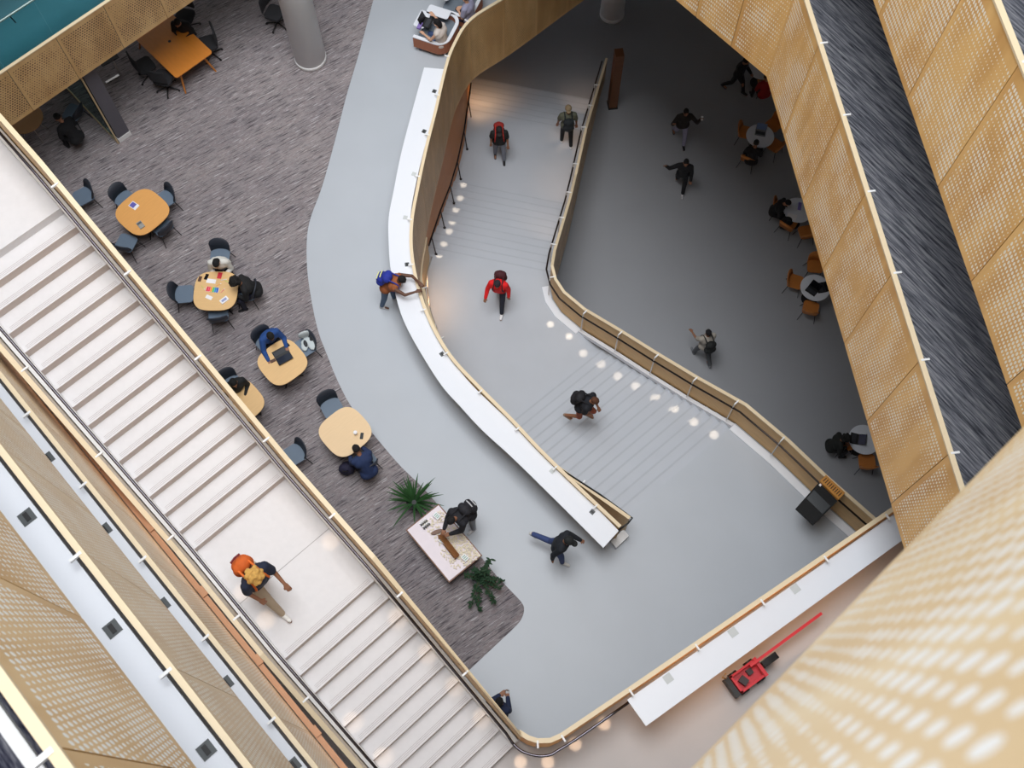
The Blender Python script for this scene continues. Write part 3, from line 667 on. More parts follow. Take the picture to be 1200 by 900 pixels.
# jacket on the chair
p=at(361,403,.50); t=thing('jacket','crumpled pale grey jacket on the chair beside the laptop table','jacket',(p.x,p.y,.475),R(20))
def lump(name,par,m,blobs,vox=.012,sm=6):
    bm=bmesh.new()
    for b in blobs:
        if len(b)==2: M=Matrix.Translation(b[0])@Matrix.Diagonal((*b[1],1)); bmesh.ops.create_icosphere(bm,subdivisions=2,radius=1,matrix=M)
        elif len(b)==3: M=Matrix.Translation(b[0])@b[2]@Matrix.Diagonal((*b[1],1)); bmesh.ops.create_icosphere(bm,subdivisions=2,radius=1,matrix=M)
        else: capsule(bm,*b)
    o=fin(bm,name,par,m,True)
    r=o.modifiers.new('Remesh','REMESH'); r.mode='VOXEL'; r.voxel_size=vox; r.use_smooth_shade=True
    if sm: s=o.modifiers.new('Smooth','SMOOTH'); s.iterations=sm; s.factor=.5
    return o
def capsule(bm,a,b,ra,rb,seg=12):
    a=Vector(a);b=Vector(b); d=b-a; L=d.length
    if L<1e-5: d=Vector((0,0,1)); b=a+d*1e-4; L=1e-4
    d.normalize(); u=d.orthogonal().normalized(); v=d.cross(u); rings=[]
    for k in range(1,5): 
        t=math.pi/2*k/4; rings.append((a-d*ra*math.cos(t),ra*math.sin(t)))
    for k in range(0,4):
        t=math.pi/2*k/4; rings.append((b+d*rb*math.sin(t),rb*math.cos(t)))
    R_=[[bm.verts.new(c+u*r*math.cos(2*math.pi*j/seg)+v*r*math.sin(2*math.pi*j/seg)) for j in range(seg)] for c,r in rings]
    s=bm.verts.new(a-d*ra); e=bm.verts.new(b+d*rb)
    for x,y in zip(R_,R_[1:]):
        for j in range(seg): bm.faces.new((x[j],x[(j+1)%seg],y[(j+1)%seg],y[j]))
    for j in range(seg): bm.faces.new((s,R_[0][(j+1)%seg],R_[0][j])); bm.faces.new((e,R_[-1][j],R_[-1][(j+1)%seg]))
lump('cloth',t,mat('pale_cloth',(196,204,206),.8),[((0,.05,.05),(.16,.1,.05)),((.08,-.06,.06),(.1,.15,.05)),((-.1,-.05,.04),(.08,.12,.04)),((.0,.18,.18),(.17,.05,.16))])
lump('lining',t,mat('dark_cloth',(52,54,58),.8),[((-.05,.0,.085),(.05,.1,.03)),((.1,.06,.09),(.04,.07,.03))])
# ---- display table with wooden pieces
tc=[at(x,y,.5) for x,y in ((476,621),(514,589.5),(565,650),(526,684.5))]
c=(tc[0]+tc[1]+tc[2]+tc[3])/4; dw=(tc[1]-tc[0]).length; dl=(tc[2]-tc[1]).length; da=ang(tc[1],tc[2])
t=thing('display_table','low white-topped display table with wood edging, scattered with small wooden pieces','table',(c.x,c.y,.012),da)
bm=bmesh.new(); box(bm,0,0,.46,dl,dw,.05); fin(bm,'frame',t,mat('walnut_edge',(120,78,50),.5,noise=.1))
bm=bmesh.new(); box(bm,0,0,.487,dl-.05,dw-.05,.012); fin(bm,'tabletop',t,mat('lilac_white',(226,214,220),.4))
bm=bmesh.new(); box(bm,0,0,.225,dl-.16,dw-.16,.42); fin(bm,'plinth',t,mat('plinth_brown',(92,62,44),.6))
def loc(px,z):   # point in table frame
    p=at(px[0],px[1],z)-Vector((c.x,c.y,0)); return (p.x*math.cos(da)+p.y*math.sin(da),-p.x*math.sin(da)+p.y*math.cos(da))
bm=bmesh.new(); rnd=random.Random(3); WP=[]
for k in range(760):
    u=rnd.random(); lx=rnd.uniform(-.62,.74); ly=rnd.uniform(.02,.42) if lx>.0 else rnd.uniform(-.12,.40)
    if lx<.0 and rnd.random()<.55: continue
    if .1<lx<.65 and rnd.random()<.14: ly=rnd.uniform(-.2,-.06)
    w_=rnd.uniform(.02,.045); box(bm,lx,ly-.0,.506+rnd.random()*.03,w_,rnd.uniform(.02,.04),.02,rnd.random()*3)
a_=Vector((c.x,c.y,0))
o=fin(bm,'wooden_pieces',None,mat('pale_pieces',(240,214,190),.6,noise=.4,nscale=40)); o.location=(c.x,c.y,.0); o.rotation_euler=(0,0,da)
tag(o,'drift of small pale wooden pieces spread over the display table','wooden pieces',kind='stuff')
def on_table(name,label,cat,px,rot,z=.5):
    p=at(px[0],px[1],z); return thing(name,label,cat,(p.x,p.y,.506),da+R(rot))
tt=on_table('book_stand','narrow wooden ridge-shaped stand lying along the display table','stand',(526,641),-2)
bm=bmesh.new()
for s_ in (-1,1):
    M=Matrix.Rotation(R(35*s_),4,'X'); box(bm,0,s_*.0,.09,.62,.02,.2,M=Matrix.Translation((0,s_*.055,0))@M)
fin(bm,'board',tt,mat('ridge_wood',(150,104,66),.5)); 
tt=on_table('wooden_arch','small dark wooden leaf-shaped dish on the display table','dish',(512,624),70)
bm=bmesh.new(); prism(bm,[(.13*math.cos(a)*1.0,.045*math.sin(a)) for a in [R(20*k) for k in range(18)]],.0,.06); fin(bm,'body',tt,mat('dark_wood',(112,76,54),.5))
for i,(x,y,r_) in enumerate(((512,605,10),(519,634,20),(545,654,5))):
    tt=on_table('puzzle_box',('white printed card near the top corner of the display table','white printed card in the middle of the display table','white printed card near the right corner of the display table')[i],'card',(x,y),r_,.53)
    tt['group']='white printed cards on the display table'
    tt.location.z=.552; bm=bmesh.new(); box(bm,0,0,.012,.15,.12,.02); fin(bm,'body',tt,PAPER); bm=bmesh.new()
    for k in range(3): box(bm,-.04+.04*k,.0,.0235,.02,.08,.002)
    fin(bm,'print',tt,mat('mint_print',(150,186,170),.6))
tt=on_table('model_cluster','cluster of black and white checkered cubes on the display table','model',(498,614.5),0)
for k in range(16):
    bm=bmesh.new(); box(bm,-.07+.047*(k%4),-.07+.047*(k//4),.03+.01*rnd.random(),.036,.036,.045,rnd.random()); fin(bm,'cube',tt,BLACK if k%2 else PAPER)
# ---- plants
LEAF=mat('leaf_green',(46,84,44),.5,noise=.3,nscale=8); LEAFD=mat('leaf_dark',(38,66,44),.5,noise=.3,nscale=8)
def leaf(bm,p,d,L,w,droop=.5,n=5):
    d=Vector(d).normalized(); side=d.cross(Vector((0,0,1))); side=side.normalized() if side.length>.1 else Vector((1,0,0)); prev=None; q=Vector(p)
    for i in range(n+1):
        k=i/n; ww=w*math.sin(math.pi*min(.98,.12+k*.88))+.002
        a=bm.verts.new(q-side*ww/2); b=bm.verts.new(q+side*ww/2); m_=bm.verts.new(q-Vector((0,0,ww*.25)))
        if prev: bm.faces.new((prev[0],prev[2],m_,a)); bm.faces.new((prev[2],prev[1],b,m_))
        prev=(a,b,m_); d=(d+Vector((0,0,-droop/n))).normalized(); q=q+d*L/n
p=at(487,592,.1); t=thing('potted_plant','spiky dark green plant with long blade leaves at the left end of the display table','plant',(p.x-.02,p.y+.02,.012))
bm=bmesh.new(); lathe(bm,[(.12,0),(.16,.28),(.17,.30),(.15,.30),(.14,.26)],20); fin(bm,'pot',t,mat('dark_pot',(40,40,42),.6))
bm=bmesh.new()
for k in range(46):
    a=rnd.uniform(0,2*math.pi); e=rnd.uniform(.5,1.35); L=rnd.uniform(.4,.75)
    leaf(bm,(.05*math.cos(a),.05*math.sin(a),.26),(math.cos(a)*math.cos(e),math.sin(a)*math.cos(e),math.sin(e)),L,.045,1.0)
fin(bm,'foliage',t,LEAF)
p=at(562,680,.1); t=thing('potted_plant','leafy dark green plant with long trailing branches at the right end of the display table','plant',(p.x,p.y,.012))
bm=bmesh.new(); lathe(bm,[(.12,0),(.16,.28),(.17,.30),(.15,.30),(.14,.26)],20); fin(bm,'pot',t,mat('dark_pot',(40,40,42),.6))
fo=bmesh.new(); stn=bmesh.new()
dirs=[(at(588,690,.3),.05),(at(580,705,.2),.1),(at(552,712,.15),.1),(at(575,655,.6),.1),(at(545,675,.4),.1),(at(590,682,.15),.1),(at(560,716,.1),.1),(at(573,667,.7),.1),(at(556,668,.7),.1),(at(600-20,680,.5),.1)]
for q,_ in dirs:
    a=Vector((0,0,.28)); b=Vector((q.x-p.x,q.y-p.y,q.z)); mid=(a+b)/2+Vector((0,0,.16)); P=[a.lerp(mid,j/4).lerp(mid.lerp(b,j/4),j/4) for j in range(5)]
    tube(stn,P,.008,5,.004)
    for j in range(34):
        k=rnd.uniform(.15,1)*4; i=min(3,int(k)); c_=P[i].lerp(P[i+1],k-i); an=rnd.uniform(0,6.28)
        leaf(fo,c_,(math.cos(an),math.sin(an),rnd.uniform(-.2,.7)),rnd.uniform(.06,.13),.045,.5,3)
fin(stn,'stem',t,mat('stem_brown',(70,60,40),.7)); fin(fo,'foliage',t,LEAFD)
# ---- orange conference table + office chairs
q=[at(x,y,.74) for x,y in ((162,49),(217,31),(249,61),(207,92.5))]; d_=(q[3]-q[0]); w_=(q[2]-q[3]); aa=math.atan2(d_.y,d_.x)
wl_=w_.length; ctr_=q[3]-d_.normalized()*1.05+w_*.5
t=thing('table','large amber meeting table with splayed wooden legs under the teal bridge','table',(ctr_.x,ctr_.y,.012),aa)
bm=bmesh.new(); prism(bm,rounded(2.1,wl_,.08),.71,.737); fin(bm,'tabletop',t,mat('deep_amber',(216,134,52),.45,noise=.1,nscale=3,stretch=(1,6,1)))
for sx in (-1,1):
    for sy in (-1,1):
        bm=bmesh.new(); tube(bm,[(sx*.8,sy*.34,.71),(sx*1.0,sy*.50,0)],.035,8,.022); fin(bm,'leg',t,ORANGEW)
bm=bmesh.new(); lathe(bm,[(.04,.737),(.04,.742)],16); fin(bm,'cable_grommet',t,BLACK)
def office(px,f,label,first=None):
    global OC
    if first:
        OC=thing('office_chair',label,'office chair',(0,0,0),0,'black office chairs round the meeting table')
        bm=bmesh.new(); prism(bm,rounded(.48,.46,.1),.44,.50); fin(bm,'seat',OC,mat('charcoal_fabric',(44,44,48),.9))
        pts=[Vector((.24*math.sin(a),-.20-.05*math.cos(a),.5)) for a in [R(-70+20*k) for k in range(8)]]
        bm=bmesh.new(); sweep(bm,pts,normals(pts),-.02,.02,.50,.10); fin(bm,'backrest',OC,mat('charcoal_fabric',(44,44,48),.9))
        bm=bmesh.new(); tube(bm,[(0,0,.07),(0,0,.44)],.03,10); fin(bm,'gas_lift',OC,BLACK)
        for k in range(5):
            a=R(72*k); bm=bmesh.new(); tube(bm,[(0,0,.11),(.3*math.cos(a),.3*math.sin(a),.07)],.022,8,.016); l=fin(bm,'foot',OC,BLACK)
            bm=bmesh.new(); tube(bm,[(.3*math.cos(a)-.012,.3*math.sin(a),.03),(.3*math.cos(a)+.012,.3*math.sin(a),.03)],.03,10); fin(bm,'caster',l,BLACK)
    return place(OC,px,0,f,label,'black office chairs round the meeting table',first=first)
office((244,52),(205,62),'black office chair at the right corner of the meeting table',True)
office((192,92),(205,62),'black office chair at the bottom corner of the meeting table')
office((170,78),(200,60),'black office chair at the lower left side of the meeting table, nearest the bridge edge')
office((217,20),(205,50),'black office chair under the person in black at the meeting table')
office((322,16),-20,'black office chair standing beside the round white column')
q_=at(133,92,.02); t=thing('side_table','dark cantilever side table with a pale metal foot, under the bridge edge','side table',(q_.x,q_.y,.012),R(38))
bm=bmesh.new(); box(bm,0,0,.015,.45,.06,.03); fin(bm,'foot',t,CHROME); bm=bmesh.new(); box(bm,.2,0,.35,.05,.05,.66); fin(bm,'post',t,CHROME); bm=bmesh.new(); box(bm,.12,.1,.69,.5,.42,.025); fin(bm,'tabletop',t,BLACK)
# round oak table lower left of bridge
p=at(29,139,.74); t=thing('round_table','round oak cafe table partly under the bridge fascia, by the stair parapet','table',(p.x,p.y,.012))
bm=bmesh.new(); lathe(bm,[(.44,.705),(.45,.712),(.45,.73),(.44,.737)],40); fin(bm,'tabletop',t,mat('tan_top',(206,156,104),.5,noise=.06))
for k in range(4):
    a=R(45+90*k); bm=bmesh.new(); tube(bm,[(.1*math.cos(a),.1*math.sin(a),.70),(.33*math.cos(a),.33*math.sin(a),0)],.014,8); fin(bm,'leg',t,CHROME)
# ---- pods
def pod(px,z,rot,label,first):
    p=at(px[0],px[1],.3); t=thing('lounge_pod',label,'lounge chair',(p.x,p.y,.012),R(rot),'tub lounge pods beside the curved parapet')
    def ring(w,l,r):
        a=[Vector((x,y,0)) for x,y in rounded(w,l,r,6)]
        return a
    W,Lg=.92,1.05
    P=[Vector((-W/2,Lg/2,.5))]+[Vector((x,y,.5)) for x,y in [(W/2-.3+.3*math.sin(R(15*k)),Lg/2-.3+.3*math.cos(R(15*k))) for k in range(7)]]+[Vector((x,y,.5)) for x,y in [(W/2-.3+.3*math.cos(R(15*k)),-Lg/2+.3-.3*math.sin(R(15*k))) for k in range(7)]]+[Vector((-W/2,-Lg/2,.5))]
    nr=normals(P)
    bm=bmesh.new(); sweep(bm,P,nr,-.05,.03,-.0,-.36); fin(bm,'shell',t,mat('rust_upholstery',(164,104,78),.8),False)
    bm=bmesh.new(); sweep(bm,P,nr,-.055,.035,.03,.0); fin(bm,'rim',t,WHITE)
    bm=bmesh.new(); prism(bm,rounded(W-.08,Lg-.1,.22),.13,.34); fin(bm,'seat',t,mat('slate_cushion',(110,120,130),.9))
    for sx in (-1,1):
        for sy in (-1,1):
            bm=bmesh.new(); tube(bm,[(sx*.36,sy*.4,0),(sx*.36,sy*.4,.14)],.022); fin(bm,'leg',t,WHITEP)
    bm=bmesh.new(); prism(bm,[(x-.12,y+.38) for x,y in rounded(.62,.30,.06)],.60,.62); fin(bm,'side_shelf',t,WHITE)
    bm=bmesh.new(); prism(bm,[(x-.42,y+.0) for x,y in rounded(.3,.55,.05)],.60,.62); tb=fin(bm,'tablet_table',t,WHITE)
    bm=bmesh.new(); tube(bm,[(-.42,.2,.34),(-.42,.2,.60)],.02); fin(bm,'arm',tb,CHROME)
    return t
pod((513,38),0,-22,'rust and white tub lounge pod with a laptop, nearest the white counter end',True)
pod((541,6),0,-22,'rust and white tub lounge pod cut off by the top edge of the photo',False)
laptop((501,27),.635,70,'open black laptop on the shelf of the lounge pod',.32,.22,115,(20,20,26))
flatbox((492,31),.635,.2,.1,.05,70,'pencil_case','purple case beside the laptop on the lounge pod','case',mat('violet',(132,110,180),.6))
# ---- ground floor cafe tables and chairs
def cafe(px,label):
    p=at(px[0],px[1],ZG+.74); t=thing('cafe_table',label,'table',(p.x,p.y,ZG),0,'round white cafe tables on the dark ground floor')
    bm=bmesh.new(); lathe(bm,[(.42,.705),(.435,.715),(.435,.735),(.43,.74)],40); fin(bm,'tabletop',t,WHITE)
    bm=bmesh.new(); lathe(bm,[(.035,.03),(.035,.705)],14); fin(bm,'pedestal',t,BLACK)
    bm=bmesh.new(); lathe(bm,[(.24,0),(.24,.012),(.05,.03)],28); fin(bm,'base',t,BLACK)
cafe((891,159),'white cafe table with an open laptop, second from the top along the gallery edge')
cafe((935,246),'white cafe table with two people in black and papers')
cafe((955.5,337),'white cafe table with two dark laptops and three orange chairs')
cafe((1013,515),'white cafe table nearest the kiosk, cut by the gold gallery panel')
cafe((893,80),'white cafe table by the person in red, topmost along the gallery edge')
CC=make_chair('x',shell=ORANGEW,back=ORANGEW,legm=BLACK); g='orange plywood chairs on the ground floor'
for i,(px,f,lab) in enumerate([((874,155),(891,159),'orange chair on the left of the cafe table with one laptop'),
 ((907,146),(891,159),'orange chair at the upper right of the cafe table with one laptop'),
 ((878,184),(891,159),'orange chair under the person working at the cafe laptop'),
 ((908,170),(893,160),'orange chair at the lower right of the cafe table with one laptop'),
 ((924,262),(935,247),'orange chair below the papers at the table of two people'),
 ((945,272),(936,247),'orange chair at the lower right of the table of two people'),
 ((915,243),(935,246),'orange chair under the person in black beside the papers'),
 ((932,330),(955,337),'orange chair left of the cafe table with two laptops'),
 ((950,361),(955,337),'orange chair below the cafe table with two laptops'),
 ((955,312),(955,337),'orange chair above the cafe table with two laptops'),
 ((990,519),(1013,515),'orange chair under the person nearest the kiosk'),
 ((1016,541),(1013,515),'orange chair below the cafe table nearest the kiosk'),
 ((897,98),(893,80),'orange chair under the person in red')]):
    place(CC,px,ZG,f,lab,g,zb=0,first=(i==0))
T2=ZG+.74
laptop((891,156),T2,-13,'open laptop with lit screen on a cafe table',.33,.22,125,(110,130,170),mat('alu_grey',(120,122,126),.4))
laptop((951,341),T2,-40,'black closed-looking laptop at the left of the cafe table with two laptops',.33,.22,172,(16,16,20))
laptop((961.5,337.5),T2,-80,'second black laptop at the centre of the cafe table with two laptops',.33,.22,160,(16,16,20))
laptop((1001,514),T2,-105,'dark blue-screened laptop on the cafe table nearest the kiosk',.32,.22,150,(34,32,64))
flatbox((928,254),T2,.28,.2,.01,-20,'paper','sheets of white paper on the table of two people','paper',PAPER)
flatbox((937,242),T2,.10,.26,.03,-12,'folder','lilac folder on the table of two people','folder',mat('lilac2',(130,120,190),.6))
# ---- kiosk
q=[at(x,y,1.02) for x,y in ((933,595.3),(954,614.7),(982.7,586),(960.7,564))]
cc=(q[0]+q[1]+q[2]+q[3])/4; t=thing('kiosk','black kiosk with dark screen and slatted orange wood back beside the gold parapet','kiosk',(cc.x,cc.y,0))
Lq=[p-cc for p in q]
bm=bmesh.new(); v0=[bm.verts.new((p.x,p.y,(.92 if i<2 else 1.06))) for i,p in enumerate(Lq)]; v1=[bm.verts.new((p.x,p.y,(.98 if i<2 else 1.12))) for i,p in enumerate(Lq)]
bm.faces.new(v0[::-1]); bm.faces.new(v1)
for i in range(4): bm.faces.new((v0[i],v0[(i+1)%4],v1[(i+1)%4],v1[i]))
fin(bm,'top_panel',t,mat('kiosk_black',(15,16,18),.8))
def inq(a,b,z): 
    P=Lq[0].lerp(Lq[1],a).lerp(Lq[3].lerp(Lq[2],a),b); return Vector((P.x,P.y,.98+.14*b+z))
bm=bmesh.new(); f=[bm.verts.new(inq(a,b,.004)) for a,b in ((.06,.38),(.94,.38),(.94,.68),(.06,.68))]; g_=[bm.verts.new(v.co-Vector((0,0,.006))) for v in f]; bm.faces.new(f); bm.faces.new(g_[::-1])
for i in range(4): bm.faces.new((g_[i],g_[(i+1)%4],f[(i+1)%4],f[i]))
fin(bm,'screen',t,mat('kiosk_screen',(44,48,52),.3))
bm=bmesh.new(); f=[bm.verts.new(inq(a,b,.004)) for a,b in ((.06,.86),(.15,.86),(.15,.93),(.06,.93))]; g_=[bm.verts.new(v.co-Vector((0,0,.006))) for v in f]; bm.faces.new(f); bm.faces.new(g_[::-1])
for i in range(4): bm.faces.new((g_[i],g_[(i+1)%4],f[(i+1)%4],f[i]))
fin(bm,'sticker',t,PAPER)
bm=bmesh.new(); a=[inq(.2,.5,-.12),inq(.8,.5,-.12),inq(.8,.95,-.12),inq(.2,.95,-.12)]
prism(bm,[(p.x,p.y) for p in a],0,.99); fin(bm,'pedestal',t,mat('kiosk_black',(15,16,18),.8))
e=[at(x,y,1.2) for x,y in ((960.7,563.5),(982.7,585.5),(990.5,577.5),(968,556.5))]; e=[p-cc for p in e]
bm=bmesh.new(); prism(bm,[(p.x,p.y) for p in e],1.12,1.20); wb=fin(bm,'wooden_back',t,mat('orange_slat',(204,142,66),.5,noise=.1))
bm=bmesh.new()
for k in range(9):
    u=.1+.1*k; m_=(e[0].lerp(e[1],u)*.5+e[3].lerp(e[2],u)*.5); s_=(e[3]-e[0]); box(bm,m_.x,m_.y,1.201,s_.length*.55,.018,.004,math.atan2(s_.y,s_.x))
fin(bm,'slot',wb,BLACK)
# ---- red machine on level B
RED=mat('red_paint',(196,30,44),.4); 
a=at(870,797,ZB+.35); b=at(950,738,ZB+.45); aa=ang(a,b); L=(b-a).length
t=thing('boom_machine','long red machine with black front and slim red boom below the straight white counter','machine',(a.x,a.y,ZB),aa)
bm=bmesh.new()
box(bm,.12,0,.22,.50,.30,.05); box(bm,.12,.15,.32,.52,.035,.05); box(bm,.12,-.15,.32,.52,.035,.05); box(bm,-.12,0,.32,.04,.33,.05); box(bm,.38,0,.36,.06,.36,.06)
for sx in (-.1,.36):
    for sy in (-.15,.15): box(bm,sx,sy,.27,.04,.04,.12)
fin(bm,'chassis',t,RED)
for k in range(4):
    bm=bmesh.new(); x=-.02+.34*(k//2); y=(-.17,.17)[k%2]; tube(bm,[(x,y-.03,.09),(x,y+.03,.09)],.09,16); fin(bm,'wheel',t,BLACK)
bm=bmesh.new(); box(bm,-.2,0,.22,.09,.36,.18); fin(bm,'bumper',t,BLACK); bm=bmesh.new(); box(bm,.02,-.02,.3,.12,.14,.10,.3); box(bm,.2,.04,.28,.1,.1,.08); fin(bm,'engine',t,mat('dark_metal',(60,52,54),.5,metal=.5))
bm=bmesh.new(); box(bm,.38+(L-.2)/2,.11,.44,L+.1,.05,.06); bo=fin(bm,'boom',t,RED)
bm=bmesh.new(); box(bm,.58,.0,.36,.3,.12,.14); box(bm,.58,.0,.16,.2,.1,.3); fin(bm,'power_pack',t,BLACKG)
bm=bmesh.new(); tube(bm,[(-.2,.17,.3),(-.27,.22,.42),(-.2,.24,.5)],.012); fin(bm,'lever',t,mat('brass',(200,160,90),.4,metal=.6))
# ================================================================== PEOPLE
SK={'d':(96,62,44),'m':(150,104,78),'l':(206,160,132)}
def rotx(v,a): return Vector((v.x,v.y*math.cos(a)-v.z*math.sin(a),v.y*math.sin(a)+v.z*math.cos(a)))
def person(px,z,face,label,skin='m',top=(30,30,34),sleeve='long',pants=(40,42,50),pleg='long',shoe=(30,30,32),hair=(24,20,18),hstyle='short',
           lean=8,head=20,yaw=0,legs=((18,8,4),(-14,22,4)),arms=((-10,12,25,0),(20,12,30,0)),seated=None,pack=None,scale=1,group=None,twist=0,cap=None,straps=None,trim=None,anchor='head',ax=None):
    """legs: (thigh forward deg, knee bend, splay) left/right; arms: (raise forward, out, elbow, inward)"""
    t=thing('person',label,'person',(0,0,0),0,group)
    L=R(lean); up=Vector((0,math.sin(L),math.cos(L))); fw=Vector((0,math.cos(L),-math.sin(L)))
    hip=Vector((0,0,0)); J={}
    for i,sx in enumerate((-1,1)):
        a,b,c=legs[i]; a_,b_,c_=R(a),R(b),R(c)
        h=hip+Vector((sx*.095,0,-.03)); th=Vector((sx*math.sin(c_),math.sin(a_),-math.cos(a_))).normalized(); k=h+th*.43
        sh=Vector((sx*math.sin(c_)*.5,math.sin(a_-b_),-math.cos(a_-b_))).normalized(); an=k+sh*.43
        J[i]=(h,k,an,a_-b_)
    low=min(J[0][2].z,J[1][2].z)-.075
    base=-low if seated is None else seated+.09
    if seated is not None and base+low<0:
        pass
    O=Vector((0,0,base)); hip+=O
    for i in J: J[i]=tuple(v+O for v in J[i][:3])+(J[i][3],)
    chest=hip+up*.36; neckb=hip+up*.50; tw=R(twist)
    sd=Vector((math.cos(tw),math.sin(tw),0))
    sh_=[neckb-up*.055-sd*.185,neckb-up*.055+sd*.185]
    H=R(lean*.6+head); hu=Vector((0,math.sin(H),math.cos(H))); hf=Vector((0,math.cos(H),-math.sin(H)))
    nk=neckb+up*.02; hc=nk+hu*.145+hf*.02
    ya=R(yaw); hf2=Vector((hf.x*math.cos(ya)-hf.y*math.sin(ya),hf.x*math.sin(ya)+hf.y*math.cos(ya),hf.z)).normalized(); hs=hf2.cross(hu).normalized()
    HM=Matrix((( hs.x,hf2.x,hu.x,0),(hs.y,hf2.y,hu.y,0),(hs.z,hf2.z,hu.z,0),(0,0,0,1)))
    hp=lambda x,y,z_: hc+hs*x+hf2*y+hu*z_
    SM=mat('skin_'+skin,SK[skin],.6)
    B=[]
    B+= [(hip+Vector((-.07,0,0)),hip+Vector((.07,0,0)),.11,.11),(hip,chest,.115,.125),(chest-sd*.07,chest+sd*.07,.12,.12),(sh_[0]*.75+sh_[1]*.25,sh_[1]*.75+sh_[0]*.25,.075,.075),(nk-up*.05,hc-hu*.04,.055,.052)]
    E=[]
    for i,sx in enumerate((-1,1)):
        h,k,an,sa=J[i]
        B+=[(h,k,.082,.056),(k,an,.054,.038),(an-Vector((0,.03,.03)),an+Vector((0,.15,-.05)),.036,.03)]
        a,o,b,inn=arms[i]; a_,o_,b_,n_=R(a),R(o),R(b),R(inn)
        s0=sh_[i]; ud=Vector((sx*math.sin(o_),math.sin(a_)*math.cos(o_),-math.cos(a_)*math.cos(o_))); e=s0+ud*.29
        f=Vector((sx*math.sin(o_)*.3,math.sin(a_+b_)*math.cos(o_),-math.cos(a_+b_)*math.cos(o_)))
        f=Vector((f.x*math.cos(n_)-sx*abs(f.y)*math.sin(n_)-0,f.y*math.cos(n_),f.z)).normalized(); w=e+f*.25
        E.append((s0,e,w,f)); B+=[(s0,e,.05,.038),(e,w,.038,.027)]
        # hand: palm, four fingers, thumb
        u=f; v=Vector((0,0,1)) if abs(f.z)<.8 else Vector((0,1,0)); pw=u.cross(v).normalized(); pn=pw.cross(u).normalized()
        if pn.z>0: pn=-pn
        c0=w+u*.02; B+=[(c0-pw*.022,w+u*.085-pw*.026,.017,.015),(c0+pw*.022,w+u*.085+pw*.026,.017,.015),(c0,w+u*.085,.018,.015)]
        for q,(off,ln) in enumerate(((-.034,.062),(-.012,.074),(.012,.07),(.034,.055))):
            k0=w+u*.09+pw*off; k1=k0+u*ln*.55+pn*.012; k2=k1+u*ln*.3+pn*.03; B+=[(k0,k1,.0095,.009),(k1,k2,.009,.0075)]
        tb=w+u*.03+pw*(-sx)*.028; t1=tb+(u*.6+pw*(-sx)*.7).normalized()*.035+pn*.01; B+=[(tb,t1,.012,.01),(t1,t1+u*.028+pn*.014,.01,.0085)]
    B+=[(hp(0,0,.02),(.078,.098,.108),HM),(hp(0,.03,-.05),(.055,.06,.06),HM),(hp(0,.1,-.015),(.012,.02,.02),HM),(hp(-.078,0,-.01),(.012,.02,.03),HM),(hp(.078,0,-.01),(.012,.02,.03),HM),(hp(0,.088,-.055),(.024,.01,.008),HM)]
    lump('body',t,SM,B,.0095,2)
    bm=bmesh.new()
    for x in (-.032,.032): bmesh.ops.create_icosphere(bm,subdivisions=2,radius=.011,matrix=Matrix.Translation(hp(x,.086,.012)))
    fin(bm,'eyes',t,mat('eye_dark',(20,16,14),.3))
    # top
    tm=mat('cloth_%d_%d_%d'%top,top,.85,noise=.1,nscale=9); C=[(hip+up*.0+Vector((-.065,0,0)),hip+Vector((.065,0,0)),.15,.15),(hip,chest,.155,.16),(chest-sd*.085,chest+sd*.085,.145,.145),(sh_[0]*.85+sh_[1]*.15,sh_[1]*.85+sh_[0]*.15,.092,.092)]
    for (s0,e,w,f) in E:
        if sleeve=='long': C+=[(s0,e,.078,.064),(e,w,.064,.046)]
        elif sleeve=='short': C+=[(s0,s0.lerp(e,.66),.08,.078)]
        else: C+=[(s0-(e-s0)*.02,s0+(e-s0)*.06,.055,.052)]
    lump('shirt' if sleeve!='long' else 'jacket',t,tm,C,.013,4)
    if sleeve=='long' and hstyle=='hood': lump('hood',t,tm,[(nk+fw*-.06+up*.02,(.1,.08,.07))],.013,3)
    pm=mat('cloth_%d_%d_%d'%pants,pants,.85,noise=.1,nscale=9); C=[(hip+Vector((-.08,0,-.02)),hip+Vector((.08,0,-.02)),.118,.118)]
    for i in J:
        h,k,an,sa=J[i]
        C+=[(h,k,.098,.072)]
        if pleg=='long': C+=[(k,k.lerp(an,.93),.072,.056)]
        else: C+=[(k,k.lerp(an,.05),.074,.07)]
    lump('trousers' if pleg=='long' else 'shorts',t,pm,C,.013,3)
    for i in J:
        an=J[i][2]; sa=J[i][3]; toe=Vector((0,math.cos(sa*.6),math.sin(sa*.6)*1.0)); 
        lump('shoe',t,mat('shoe_%d_%d_%d'%shoe,shoe,.5),[(an+Vector((0,-.03,-.035)),an+toe*.15+Vector((0,0,-.042)),.044,.036),(an+Vector((0,-.01,-.01)),an+toe*.04+Vector((0,0,-.02)),.044,.04)],.011,2)
    hm=mat('hair_%d_%d_%d'%hair,hair,.9,noise=.4,nscale=30)
    if hstyle=='beanie': lump('hat',t,hm,[(hp(0,-.01,.055),(.095,.112,.1),HM),(hp(0,-.02,.0),(.09,.1,.05),HM)],.011,2)
    else:
        hb=[(hp(0,-.018,.045),(.088,.106,.098),HM)]
        if hstyle=='long': hb+=[(hp(0,-.07,-.03),(.085,.06,.13),HM)]
        if hstyle=='curly': 
            rq=random.Random(5); hb=[(hp(0,-.02,.05),(.12,.13,.115),HM),(hp(0,-.07,.0),(.11,.08,.1),HM)]
            for _ in range(26):
                a1=rq.uniform(0,6.28); e1=rq.uniform(0,1.5); hb.append((hp(.115*math.cos(a1)*math.cos(e1),-.03+.12*math.sin(a1)*math.cos(e1),.05+.11*math.sin(e1)),(.038,.038,.038)))
